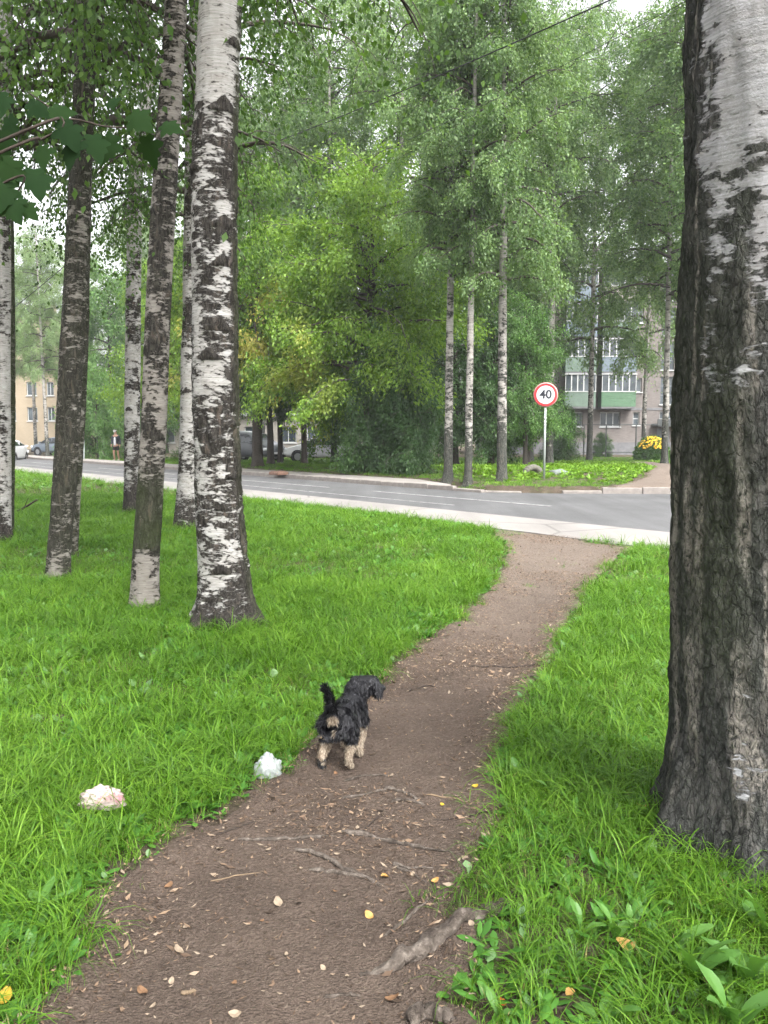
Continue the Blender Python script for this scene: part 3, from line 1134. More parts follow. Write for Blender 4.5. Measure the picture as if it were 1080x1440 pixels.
def grow(seed, H_, hb, prof, n_limb, leaves, leaf_size, el=(25, 60), droop=0.9, twig_droop=1.2, jit=0.09, strand=0.25, bias=None, wf=0.62, top=0.97, hang=0.5, twigs=4.5, start_r=0.06):
    """limbs and leaf positions of one crown, trunk standing at the origin"""
    rg = np.random.default_rng(seed)
    LV, LQ, lb = [], [], 0
    TW = []
    for i in range(n_limb):
        f = (i + rg.uniform(0, 1)) / n_limb
        h = hb + (H_ * top - hb) * f
        az = i * 2.399 + rg.uniform(-.5, .5)
        L = max(0.4, prof(f) * rg.uniform(0.65, 1.15))
        if bias is not None:
            L *= bias(az, f)
        e = R(rg.uniform(*el)) * (0.7 + 0.5 * f)
        d = np.array([math.cos(az) * math.cos(e), math.sin(az) * math.cos(e), math.sin(e)])
        p = np.array([0, 0, h])
        pts, m = [p], 8
        for k in range(m):
            d = d + np.array([rg.normal(0, .10), rg.normal(0, .10), -droop * 0.16 + rg.normal(0, .06)])
            d /= np.linalg.norm(d)
            p = p + d * L / m
            pts.append(p)
        pts = np.array(pts)
        r0 = start_r * (0.35 + 0.65 * (1 - f)) * min(1.0, L / 2.0 + 0.2)
        V, Q, _ = tube_np(pts, np.linspace(r0, 0.006, m + 1), 5, False)
        LV.append(V)
        LQ.append(Q + lb)
        lb += len(V)
        nt_ = max(4, int(L * twigs))
        for q in range(nt_):
            t = 0.18 + 0.82 * (q + rg.uniform(0, 1)) / nt_
            k = min(int(t * m), m - 1)
            b = pts[k] + (pts[k + 1] - pts[k]) * (t * m - k)
            dd = (pts[k + 1] - pts[k])
            dd = dd / np.linalg.norm(dd)
            dv = dd * 0.6 + rg.normal(0, 0.7, 3) * np.array([1, 1, 0.7])
            dv /= np.linalg.norm(dv)
            tl = (0.28 * L * (1.1 - 0.5 * t) + 0.25) * rg.uniform(0.6, 1.3)
            pp, tp = b.copy(), [b.copy()]
            for kk in range(4):
                dv = dv + np.array([0, 0, -twig_droop * 0.25])
                dv /= np.linalg.norm(dv)
                pp = pp + dv * tl / 4
                tp.append(pp.copy())
            tp = np.array(tp)
            TW.append(tp)
            V, Q, _ = tube_np(tp, np.linspace(0.009, 0.003, 5), 3, False)
            LV.append(V)
            LQ.append(Q + lb)
            lb += len(V)
    TW = np.array(TW)                      # (k,5,3)
    lens = np.linalg.norm(np.diff(TW, axis=1), axis=2).sum(1)
    pick = rg.choice(len(TW), leaves, p=lens / lens.sum())
    t = rg.uniform(0.1, 1, leaves) ** 0.8 * 4 * 0.999
    k = t.astype(int)
    fr = (t - k)[:, None]
    A, B = TW[pick, k], TW[pick, k + 1]
    C = A + (B - A) * fr + rg.normal(0, jit, (leaves, 3))
    C[:, 2] -= rg.exponential(strand, leaves)
    D = (B - A) / (np.linalg.norm(B - A, axis=1)[:, None] + 1e-9)
    V, Q = leaf_kites(rg, C, D, leaf_size, wf, hang)
    ok = C[:, 2] > 0.05
    okq = ok[:, None].repeat(4, 1).ravel()
    Q = Q[ok]
    remap = np.cumsum(okq) - 1
    return (np.concatenate(LV), np.concatenate(LQ)), (V[okq], remap[Q]), C[ok]


def crown_meshes(name, g, leaf_m, autumn=None):
    (lv, lq), (v, q), C = g
    at = {'autumn': np.repeat(autumn(C), 4)} if autumn else None
    return np_mesh('limbs', lv, [lq], M_LIMB), np_mesh('foliage', v, [q], leaf_m, False, at)


def birch_prof(w):
    return lambda f: w * (0.55 + 0.9 * f) * (1 - f) ** 0.45 + 0.25


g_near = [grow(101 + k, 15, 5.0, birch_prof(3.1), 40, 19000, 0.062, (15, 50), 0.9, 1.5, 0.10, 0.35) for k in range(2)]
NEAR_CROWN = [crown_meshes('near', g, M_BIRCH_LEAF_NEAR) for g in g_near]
g_far = [grow(201 + k, 16, 5.6 + 0.7 * k, birch_prof(3.0 - .2 * k), 52, 46000, 0.085, (10, 55), 0.75, 1.0, 0.10, 0.16) for k in range(3)]
FAR_CROWN = [crown_meshes('far', g, M_BIRCH_LEAF) for g in g_far]
g_low = grow(231, 16, 3.9, birch_prof(2.7), 50, 40000, 0.09, (10, 55), 0.8, 1.1, 0.11, 0.18)
LOW_CROWN = crown_meshes('low', g_low, M_BIRCH_LEAF)
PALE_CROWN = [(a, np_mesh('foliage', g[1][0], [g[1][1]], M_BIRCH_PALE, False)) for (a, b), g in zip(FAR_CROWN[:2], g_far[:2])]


def dome(w, p=0.5):
    return lambda f: w * (0.75 + 0.5 * f) * (1 - f) ** p + 0.4


# broad maples: leaf sprays, some of them turned yellow
g_map = [grow(301, 11, 2.5, dome(4.4), 62, 72000, 0.13, (5, 50), 0.6, 0.9, 0.16, 0.10, hang=0.35, wf=0.5, start_r=.09),
         grow(302, 11, 3.0, dome(4.4), 54, 64000, 0.13, (0, 45), 0.6, 0.9, 0.16, 0.10, hang=0.35, wf=0.5, start_r=.09)]
g_shrub = [grow(311 + k, 4.2, 0.15, dome(1.9, .6), 44, 22000, 0.10, (10, 60), 0.7, 1.1, 0.14, 0.12, hang=0.3, start_r=.03) for k in range(2)]
g_dark = [grow(321, 9.5, 1.6, dome(2.9), 52, 40000, 0.115, (5, 50), 0.6, 1.0, 0.16, 0.12, hang=0.35, start_r=.07),
          grow(322, 9.0, 3.1, dome(3.2), 46, 36000, 0.115, (0, 45), 0.6, 1.0, 0.16, 0.12, hang=0.35, start_r=.07)]
SHRUB_DARK = [crown_meshes('shrub', g, M_DARK_LEAF) for g in g_shrub]
SHRUB_MID = [(SHRUB_DARK[k][0], np_mesh('foliage', g_shrub[k][1][0], [g_shrub[k][1][1]], M_MID_LEAF, False)) for k in range(2)]
DARK_CROWN = [crown_meshes('dark', g, M_DARK_LEAF) for g in g_dark]
MID_CROWN = [(DARK_CROWN[k][0], np_mesh('foliage', g_dark[k][1][0], [g_dark[k][1][1]], M_MID_LEAF, False)) for k in range(2)]


def far_trunk(seed, hgt, r0, mat, lean=0.0, dk=0.45):
    P = [(0, 0, -0.2), (lean * .4, 0, hgt * .4), (lean, 0, hgt)]
    zs = np.concatenate([np.linspace(-0.2, 0.6, 9), np.linspace(0.75, hgt, 36)])

    def darkf(Z, T):
        return dk + 0.42 * sstep(2.2, 0.1, Z) - 0.12 * sstep(2.5, 6, Z) + 0.5 * (fbm(np.cos(T), np.sin(T), Z * 1.5, seed, 2) - .5)
    return trunk_mesh('trunk', P, [r0, r0 * .7, 0.03], zs, 14, seed, mat, 0.5, 0.004, (), darkf, None, 4, 0.15)


T_BIRCH = [far_trunk(401, 15.6, 0.15, M_BIRCH_FAR, 0.2), far_trunk(402, 15.6, 0.14, M_BIRCH_FAR, -0.25, 0.4), far_trunk(403, 15.6, 0.17, M_BIRCH_FAR, 0.1, 0.5)]
T_DARK = [far_trunk(411, 10.6, 0.22, M_DARKBARK, 0.2), far_trunk(412, 8.8, 0.17, M_DARKBARK, -0.1)]
T_SHRUB = far_trunk(413, 3.6, 0.06, M_DARKBARK, 0.05)


def plant_tree(name, label, cat, x, y, crown, trunk, s=1.0, sz=None, rz=0.0, group=None):
    t = thing(name, label, cat, (x, y, Hs(x, y)), rz, group)
    t.scale = (s, s, sz or s)
    tk = link('trunk', trunk, t)
    tk.scale = (min(1.0, 1.05 / s), min(1.0, 1.05 / s), 1)
    link('limbs', crown[0], t)
    link('crown', crown[1], t)
    return t


def at_px(px, d):
    return (px - 540) / FPX * d, d


# ---- trees across the road
def T(name, label, px, d, crown, trunk, s=1.0, sz=None, rz=0.0, group=None, cat='tree'):
    x, y = at_px(px, d)
    return plant_tree(name, label, cat, x, y, crown, trunk, s, sz, rz, group)


GV = 'slender birches on the far verge'
T('birch_tree', 'slender birch on far verge, nearest the leafy dark thicket', 630, 24.2, FAR_CROWN[1], T_BIRCH[2], 0.80, 0.92, 0.4, GV)
T('birch_tree', 'slender white-stemmed birch on far verge, middle of the row of three', 658, 23.4, FAR_CROWN[2], T_BIRCH[1], 0.82, 1.0, 2.1, GV)
T('birch_tree', 'slender birch on far verge nearest the speed limit sign', 706, 23.6, FAR_CROWN[0], T_BIRCH[0], 1.0, 0.98, 3.9, GV)
GB = 'tall birches in front of the brick apartment block'
T('birch_tree', 'birch standing before the green balconies of the brick block', 828, 50, LOW_CROWN, T_BIRCH[2], 1.6, 1.72, 1.0, GB)
T('birch_tree', 'birch standing beside the stairwell windows of the brick block', 903, 52, LOW_CROWN, T_BIRCH[1], 1.6, 1.6, 2.6, GB)
T('birch_tree', 'tall birch at the right, partly behind the thick foreground trunk', 934, 37, FAR_CROWN[0], T_BIRCH[1], 1.6, 1.3, 5.1, GB)
GT = 'tall birches massed behind the verge'
T('birch_tree', 'tall pale birch rising behind the round yellow-green maple', 560, 37, FAR_CROWN[2], T_BIRCH[0], 1.6, 1.35, 0.2, GT)
T('birch_tree', 'tall birch rising above the dark tree behind the sign', 745, 43, FAR_CROWN[0], T_BIRCH[2], 1.7, 1.45, 1.9, GT)
T('birch_tree', 'tall birch filling the sky above the speed limit sign', 772, 37, FAR_CROWN[2], T_BIRCH[2], 1.5, 1.25, 4.4, GT)
T('birch_tree', 'tall birch whose crown hangs before the upper floors of the brick block', 985, 42, FAR_CROWN[1], T_BIRCH[1], 1.9, 1.35, 5.6, GT)
T('birch_tree', 'tallest birch crown beside the thick foreground trunk', 1005, 31, FAR_CROWN[2], T_BIRCH[0], 1.6, 1.25, 0.9, GT)
T('birch_tree', 'tall birch behind the brick block corner', 700, 58, FAR_CROWN[2], T_BIRCH[0], 1.6, 1.5, 2.9, GT)
T('birch_tree', 'tall birch between the thicket and the verge birches', 640, 44, FAR_CROWN[1], T_BIRCH[1], 1.7, 1.45, 3.3, GT)

# ---- maples and thicket
mx, my = at_px(518, 29.5)
mA = crown_meshes('mapleA', g_map[0], M_MAPLE_LEAF, lambda C: np.clip(0.9 * sstep(0.54, 0.70, fbm(C[:, 0] * .9, C[:, 1] * .9, C[:, 2] * .9, 5, 2)) * .6 * sstep(0.0, -2.5, C[:, 0]) * sstep(6.2, 4.2, C[:, 2]), 0, 1))
mB = crown_meshes('mapleB', g_map[1], M_MAPLE_LEAF, lambda C: np.clip(0.9 * sstep(0.50, 0.66, fbm(C[:, 0] * .8, C[:, 1] * .8, C[:, 2] * .8, 9, 2)) * sstep(0.8, -1.0, C[:, 1]) * sstep(7.5, 5.0, C[:, 2]), 0, 1))
plant_tree('maple_tree', 'large round maple with yellow-green leaves down to the far kerb', 'tree', mx, my, mA, T_DARK[0], 1.02, 1.02, 0.0)
x, y = at_px(362, 34.0)
plant_tree('maple_tree', 'maple with yellowing leaves overhanging the parked cars', 'tree', x, y, mB, T_DARK[0], 1.12, 1.12, 0.0)
T('maple_tree', 'yellow-green maple seen between the left birch trunks', 262, 44, mB, T_DARK[0], 1.0, 1.08, 2.4)
T('maple_tree', 'bright yellow-green young maple behind the speed limit sign birch', 738, 32, MID_CROWN[0], T_DARK[1], 0.6, 0.68, 1.0)
GSH = 'dark bushes of the thicket at the far kerb'
T('bush', 'dark leafy bush at the foot of the big maple, left one', 512, 28.2, SHRUB_DARK[0], T_SHRUB, 0.5, 0.85, 0.3, GSH, 'bush')
T('bush', 'dark leafy bush at the foot of the big maple, right one', 582, 27.2, SHRUB_DARK[1], T_SHRUB, 0.68, 0.95, 1.3, GSH, 'bush')
T('bush', 'dark bush in the middle of the thicket at the far kerb', 545, 28.6, SHRUB_DARK[0], T_SHRUB, 0.8, 1.2, 2.7, GSH, 'bush')
GDT = 'dark-stemmed trees beside the parked cars'
T('lime_tree', 'dark-stemmed tree beside the grey van, thicker stem', 381, 37, DARK_CROWN[1], T_DARK[1], 0.95, 1.12, 0.3, GDT)
T('lime_tree', 'thin dark-stemmed tree just right of the thicker stem', 394, 39, DARK_CROWN[1], T_DARK[1], 0.7, 1.1, 2.3, GDT)
T('lime_tree', 'dark-stemmed tree in front of the white hatchback', 428, 38, DARK_CROWN[1], T_DARK[1], 0.85, 1.12, 4.0, GDT)
T('lime_tree', 'dark dense tree behind the speed limit sign', 742, 38, DARK_CROWN[0], T_DARK[1], 0.72, 0.82, 1.2)
T('lime_tree', 'dark dense tree left of the speed limit sign', 690, 33, DARK_CROWN[0], T_DARK[1], 0.8, 0.72, 3.2)
T('lime_tree', 'dark dense tree behind the row of verge birches', 640, 33, DARK_CROWN[0], T_DARK[1], 0.85, 0.8, 5.0)
T('lime_tree', 'mid-green tree filling the gap behind the big maple', 528, 41, MID_CROWN[0], T_DARK[1], 1.25, 1.15, 2.2)
T('lime_tree', 'dark tree behind the thicket at the far kerb', 568, 37, DARK_CROWN[0], T_DARK[1], 1.1, 0.95, 4.2)
T('bush', 'dark bush below the green balconies', 790, 47, SHRUB_DARK[1], T_SHRUB, 0.75, 0.75, 0.7, None, 'bush')
T('bush', 'low dark bush behind the metal frame by the block', 846, 58, SHRUB_DARK[0], T_SHRUB, 0.45, 0.4, 0.7, None, 'bush')

# ---- trees far away to the left
GL = 'hazy far trees at the left'
far_left = [
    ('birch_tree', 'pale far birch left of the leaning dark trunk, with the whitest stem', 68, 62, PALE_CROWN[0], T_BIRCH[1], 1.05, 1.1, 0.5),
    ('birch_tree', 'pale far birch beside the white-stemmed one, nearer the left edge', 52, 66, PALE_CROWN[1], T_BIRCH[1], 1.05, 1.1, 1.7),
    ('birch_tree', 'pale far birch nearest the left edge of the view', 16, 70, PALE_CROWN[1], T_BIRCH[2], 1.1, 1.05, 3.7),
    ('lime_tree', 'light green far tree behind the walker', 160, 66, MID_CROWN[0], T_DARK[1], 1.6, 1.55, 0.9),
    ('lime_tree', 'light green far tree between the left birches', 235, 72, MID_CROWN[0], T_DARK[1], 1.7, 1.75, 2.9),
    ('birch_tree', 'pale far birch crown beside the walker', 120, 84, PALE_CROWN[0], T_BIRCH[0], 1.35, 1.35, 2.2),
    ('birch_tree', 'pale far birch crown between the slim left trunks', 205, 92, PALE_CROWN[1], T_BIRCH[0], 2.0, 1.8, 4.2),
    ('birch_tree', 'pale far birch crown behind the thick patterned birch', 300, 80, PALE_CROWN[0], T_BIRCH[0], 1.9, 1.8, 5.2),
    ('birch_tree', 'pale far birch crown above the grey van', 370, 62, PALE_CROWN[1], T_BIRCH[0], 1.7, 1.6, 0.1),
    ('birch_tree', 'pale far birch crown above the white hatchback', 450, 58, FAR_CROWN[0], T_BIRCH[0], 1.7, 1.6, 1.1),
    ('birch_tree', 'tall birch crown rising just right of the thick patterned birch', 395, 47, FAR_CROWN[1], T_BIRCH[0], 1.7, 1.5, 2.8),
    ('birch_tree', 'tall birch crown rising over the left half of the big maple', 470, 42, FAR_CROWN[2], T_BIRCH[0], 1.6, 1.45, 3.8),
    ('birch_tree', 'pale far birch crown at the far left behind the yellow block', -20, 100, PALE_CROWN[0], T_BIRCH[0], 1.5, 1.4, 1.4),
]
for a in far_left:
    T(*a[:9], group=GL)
T('bush', 'big dark green bush beside the walker at the far kerb', 138, 52, SHRUB_MID[0], T_SHRUB, 1.05, 1.35, 0.4, None, 'bush')
T('bush', 'dark green bush seen between the two slim birch trunks', 212, 55, SHRUB_DARK[1], T_SHRUB, 1.0, 1.1, 1.4, None, 'bush')
T('bush', 'dark green bush seen left of the thick patterned birch', 285, 52, SHRUB_DARK[0], T_SHRUB, 0.9, 0.9, 2.4, None, 'bush')


# ---------------------------------------------------------------- the near birches
def near_birch(label, d, base, pts, seed, mat, crown, rz, darkf, mossf=None, chev=(), flare=0.5, relief=0.008, nseg=72, group=None, top=15.0, limbs=(), step=0.018, flare_h=0.2, lobes=5, cs=1.0, bumps=0.0, crown_dz=0.0, streakf=None):
    """pts: (px, py, width px) up the trunk, at distance d"""
    b = AT(base[0], base[1], d)
    zb = Hs(b[0], b[1])
    b[2] = zb
    P, rad = [(0, 0, -0.25)], [pts[0][2] / 2 * d / FPX]
    for (px, py, w) in pts:
        q = AT(px, py, d) - b
        P.append((q[0], q[1], q[2]))
        rad.append(w / 2 * d / FPX)
    P.append((P[-1][0] + (P[-1][0] - P[-2][0]) * 1.0, 0.15, top * 0.55))
    rad.append(rad[-1] * 0.75)
    P.append((P[-1][0] + 0.1, 0.3, top))
    rad.append(0.03)
    P = np.array(P)
    o = np.argsort(P[:, 2])
    P, rad = P[o], np.array(rad)[o]
    ztop = AT(540, 0, d)[2] + 0.3 - zb
    zs = np.concatenate([np.arange(-0.25, ztop, step), np.linspace(ztop, top, 40)[1:]])
    t = thing('birch_tree', label, 'tree', tuple(b), 0, group)
    link('trunk', trunk_mesh('trunk', P, rad, zs, nseg, seed, mat, flare, relief, chev, darkf, mossf, lobes, flare_h, bumps, streakf), t)
    tx = float(np.interp(8.0, P[:, 2], P[:, 0]))
    ty = float(np.interp(8.0, P[:, 2], P[:, 1]))
    for nm, me in (('limbs', crown[0]), ('crown', crown[1])):
        c = link(nm, me, t, (tx, ty, crown_dz))
        c.rotation_euler = (0, 0, rz)
        c.scale = (cs, cs, 1)
    return t, b


def bandy(seed, base, low=0.25, lowh=0.7, band=0.5, fz=2.3):
    def f(Z, T_):
        a = fbm(np.cos(T_) * .8, np.sin(T_) * .8, Z * fz, seed, 3)
        return base + band * (a - 0.5) * 1.6 + low * sstep(lowh, 0.05, Z)
    return f


GN = 'birch trunks standing on the near lawn'
HALF = math.pi * 1.5       # the side facing the camera (-y)
rch = random.Random(3)
chv = [(0.55 + i * 0.36 + rch.uniform(-.1, .1), HALF + rch.uniform(-1.3, 1.3), rch.uniform(.07, .17)) for i in range(12)]
b1, b1b = near_birch('thick black-and-white patterned birch on the lawn beside the path', 6.05, (318, 884),
           [(318, 884, 74), (314, 800, 70), (306, 700, 64), (304, 600, 62), (303, 450, 61), (302, 300, 60), (305, 150, 57), (311, 0, 55)],
           501, M_BIRCH, NEAR_CROWN[0], 0.6,
           lambda Z, T_: bandy(501, 0.49, 0.20, 0.45, 0.6, 2.8)(Z, T_) - 0.10 * sstep(3.4, 3.9, Z) + 0.3 * sstep(0.5, 0.95, np.cos(T_ - 0.25)),
           lambda Z, T_: 0.8 * sstep(0.75, 1.0, np.cos(T_ - 0.1)) * (fbm(Z * 2, 0, 0, 4, 2)), chv, 0.75, 0.016, 110, GN, lobes=6, flare_h=0.13, step=0.014)
near_birch('slim dark birch with a white band at its foot, left of the thick patterned birch', 6.75, (205, 851),
           [(204, 851, 38), (205, 800, 37), (209, 720, 36), (216, 600, 35), (223, 430, 34), (229, 300, 33), (238, 150, 31), (247, 0, 29)],
           502, M_BIRCH_GREY, NEAR_CROWN[1], 1.9,
           lambda Z, T_: bandy(502, 0.46, 0.0, 0.5, 0.6, 3.2)(Z, T_) - 0.12 * sstep(0.5, 0.2, Z) + 0.25 * sstep(.45, .6, Z) * sstep(1.1, .9, Z),
           lambda Z, T_: 0.85 * sstep(0.45, 0.6, Z) * sstep(1.3, 1.0, Z) * fbm(Z * 3, T_, 0, 2, 2) * 1.5,
           [(h, HALF + rch.uniform(-1, 1), .09) for h in (1.5, 2.2, 2.9, 3.3, 3.9)], 0.25, 0.006, 56, GN)
near_birch('spotted white birch with its foot just left of the thick patterned birch', 12.6, (263, 722),
           [(262, 722, 30), (264, 650, 27), (267, 560, 25), (269, 430, 24), (270, 300, 22), (272, 150, 20), (276, 0, 18)],
           503, M_BIRCH, NEAR_CROWN[1], 3.3, bandy(503, 0.42, 0.35, 1.1, 0.7, 3.0), None, [(h, HALF + rch.uniform(-1, 1), .1) for h in (2.2, 3.1, 4.2, 5)], 0.4, 0.006, 40, GN, step=0.03)
near_birch('spotted white birch farther back, second gap left of the patterned birch', 15.2, (186, 699),
           [(186, 699, 22), (186, 620, 21), (187, 500, 21), (188, 400, 20), (190, 250, 19), (197, 0, 17)],
           504, M_BIRCH, NEAR_CROWN[0], 4.6, bandy(504, 0.40, 0.30, 1.0, 0.75, 3.4), None, [(h, HALF + rch.uniform(-1, 1), .1) for h in (2.0, 3.4, 4.4, 5.5)], 0.35, 0.006, 40, GN, step=0.035)
near_birch('dark leaning birch, front one of the close pair at the left', 8.1, (82, 807),
           [(82, 807, 32), (84, 760, 31), (92, 650, 32), (100, 520, 32), (106, 380, 30), (113, 230, 28), (119, 100, 27), (123, 0, 26)],
           505, M_BIRCH_GREY, NEAR_CROWN[0], 2.7,
           lambda Z, T_: bandy(505, 0.62, 0.0, 0.5, 0.35, 2.0)(Z, T_) - 0.16 * sstep(0.42, 0.28, Z),
           lambda Z, T_: 0.35 * fbm(Z * 2, T_, 0, 2, 2), [], 0.15, 0.006, 56, GN)
near_birch('dark mossy birch hidden behind the leaning one of the close pair', 9.6, (101, 768),
           [(100, 768, 18), (106, 680, 17), (112, 580, 17), (117, 450, 16), (119, 330, 16), (121, 230, 15), (126, 0, 14)],
           506, M_BIRCH_GREY, NEAR_CROWN[1], 0.2, bandy(506, 0.55, 0.1, 0.5, 0.5, 2.4), lambda Z, T_: 0.7 * fbm(Z * 2, T_, 0, 6, 2), [], 0.2, 0.006, 40, GN, step=0.03)
near_birch('white spotted birch cut by the left edge of the view', 11.0, (2, 748),
           [(2, 748, 25), (3, 650, 23), (4, 500, 21), (4, 300, 20), (6, 0, 18)],
           507, M_BIRCH, NEAR_CROWN[0], 5.4, bandy(507, 0.36, 0.3, 0.6, 0.6, 3.0), None, [], 0.35, 0.006, 40, GN, step=0.03)
near_birch('dark mossy stem just right of the birch at the left edge', 11.8, (14, 740),
           [(13, 740, 12), (15, 600, 12), (15, 450, 12), (13, 300, 11), (12, 0, 10)],
           508, M_BIRCH_GREY, NEAR_CROWN[1], 4.0, bandy(508, 0.6, 0.1, 0.6, 0.3, 3.0), lambda Z, T_: 0.9 + 0 * Z, [], 0.2, 0.005, 28, GN, step=0.04)


# the old birch right beside the camera
def giant_dark(Z, T_):
    c, s = np.cos(T_), np.sin(T_)
    a = fbm(c * 1.1, s * 1.1, Z * 1.7, 601, 4)
    b = fbm(c * 3.2, s * 3.2, Z * 2.0, 602, 3)
    v = 0.96 - 0.40 * sstep(1.0, 1.8, Z) - 0.42 * sstep(1.7, 2.6, Z)
    v = v + 1.15 * (a - 0.5) + 0.7 * (b - 0.5)
    v = v + 0.6 * sstep(R(210), R(188), T_ + .4 * (b - .5)) * sstep(3.9, 3.2, Z)         # dark strip down the left side
    return v


def giant_streak(Z, T_):
    c, s = np.cos(T_), np.sin(T_)
    w = 0.25 * (fbm(c * 2, s * 2, Z * 2.5, 608, 3) - .5)
    st = sstep(0.81, 0.90, 1 - np.abs(2 * vnoise((c + w) * 5.5, (s + w) * 5.5, Z * 0.35, 604) - 1))
    return st * sstep(.42, .54, fbm(c * 2, s * 2, Z * 1.8, 605, 2)) * sstep(0.05, 0.4, Z)


def giant_moss(Z, T_):
    c, s = np.cos(T_), np.sin(T_)
    return 0.45 * sstep(0.5, 0.9, np.cos(T_ - math.pi - .2)) * sstep(0.3, 0.8, Z) * sstep(2.6, 1.6, Z) + 0.25 * sstep(.5, .65, fbm(c * 1.3, s * 1.3, Z * 1.1, 611, 3)) * sstep(.3, .6, Z)


gd = 2.78
near_birch('old thick birch with deeply cracked dark bark at the right', gd, (1064, 1228),
           [(1058, 1228, 216), (1060, 1100, 216), (1062, 950, 222), (1062, 800, 222), (1062, 600, 218), (1065, 400, 212), (1067, 200, 200), (1069, 0, 186)],
           601, M_BIRCH_OLD, NEAR_CROWN[0], 1.0, giant_dark, giant_moss, [], 0.42, 0.0085, 220, None, 17.0, step=0.0085, flare_h=0.17, lobes=7, bumps=0.05, crown_dz=2.5, streakf=giant_streak)

# unseen grove birches, added beside and behind the camera to shade the near lawn
T_SHADE = far_trunk(421, 14.6, 0.15, M_BIRCH_FAR, 0.15, 0.45)
for k, (gx_, gy_, rz_) in enumerate([(-4.6, 1.6, .4), (-3.0, -2.6, 1.7), (2.9, -2.6, 3.1)]):
    plant_tree('birch_tree', 'unseen shading birch ' + ('left of the maple sapling', 'left of the near end of the path', 'right of the near end of the path')[k], 'tree',
               gx_, gy_, NEAR_CROWN[k % 2], T_SHADE, 1.05, 1.0, rz_, 'unseen birches added around the camera for shade')
# ================================================================ buildings
def m_brick(name, c1, c2, mortar, sc=1.0):
    m, nt = new_mat(name)
    tc = nt.nodes.new('ShaderNodeTexCoord')
    mp = nd(nt, 'Mapping', {'Vector': tc.outputs['Object'], 'Rotation': (R(90), 0, 0)})
    b = nd(nt, 'TexBrick', {'Vector': mp.outputs[0], 'Color1': (*c1, 1), 'Color2': (*c2, 1), 'Mortar': (*mortar, 1), 'Scale': sc,
                            'Mortar Size': 0.012, 'Brick Width': 0.26, 'Row Height': 0.077})
    n = noise(nt, tc.outputs['Object'], 0.6, 5)
    col = mixc(nt, 0.35, b.outputs[0], ramp(nt, n, [(0.3, tuple(c * .6 for c in c1)), (0.7, c2)]))
    finish(nt, col, 0.9, b.outputs[1], 0.3, 0.01, 0.2)
    return m


M_BRICK = m_brick('grey_brick', (0.125, 0.108, 0.10), (0.18, 0.158, 0.148), (0.155, 0.145, 0.138))
M_PLINTH = plain('plinth_render', (0.13, 0.13, 0.136), 0.9, 0.2, 3)
M_WFRAME = plain('white_frame', (0.40, 0.41, 0.41), 0.5, 0.06, 3)
M_GFRAME = plain('dark_frame', (0.12, 0.14, 0.15), 0.5, 0.1, 3)
M_GLASS, _nt = new_mat('window_glass')
_n = noise(_nt, coords(_nt), 0.8, 3)
finish(_nt, ramp(_nt, _n, [(0.35, (0.02, 0.028, 0.034)), (0.65, (0.07, 0.085, 0.095))]), 0.08, spec=0.6)
M_CURTAIN = plain('curtain', (0.42, 0.40, 0.40), 0.9, 0.2, 9)
M_GREEN = plain('green_cladding', (0.075, 0.145, 0.085), 0.6, 0.1, 4)
M_GREEN2 = plain('grey_green_cladding', (0.12, 0.17, 0.135), 0.6, 0.1, 4)
M_BLUE = plain('blue_grey_cladding', (0.13, 0.165, 0.195), 0.6, 0.1, 4)
M_OCHRE = m_brick('ochre_render', (0.27, 0.22, 0.155), (0.31, 0.255, 0.185), (0.29, 0.24, 0.17))
M_BEIGE = plain('beige_render', (0.28, 0.26, 0.23), 0.9, 0.15, 1.5)
M_METAL = plain('dark_metal', (0.035, 0.04, 0.04), 0.6, 0.2, 10, 0.4)


def wall_open(x0, x1, z0, z1, y, ops, depth):
    """front wall facing -y with real openings and reveals"""
    mb = MB()
    xs = sorted({x0, x1, *[o[0] for o in ops], *[o[1] for o in ops]})
    zs = sorted({z0, z1, *[o[2] for o in ops], *[o[3] for o in ops]})
    for i in range(len(xs) - 1):
        for j in range(len(zs) - 1):
            cx, cz = (xs[i] + xs[i + 1]) / 2, (zs[j] + zs[j + 1]) / 2
            if any(o[0] < cx < o[1] and o[2] < cz < o[3] for o in ops):
                continue
            mb.add([(xs[i], y, zs[j]), (xs[i + 1], y, zs[j]), (xs[i + 1], y, zs[j + 1]), (xs[i], y, zs[j + 1])], [(0, 1, 2, 3)])
    for (a, b, c, d) in ops:
        mb.add([(a, y, c), (b, y, c), (b, y + depth, c), (a, y + depth, c), (a, y, d), (b, y, d), (b, y + depth, d), (a, y + depth, d)],
               [(0, 1, 2, 3)[::-1], (4, 5, 6, 7), (0, 3, 7, 4), (1, 5, 6, 2)])
    return mb


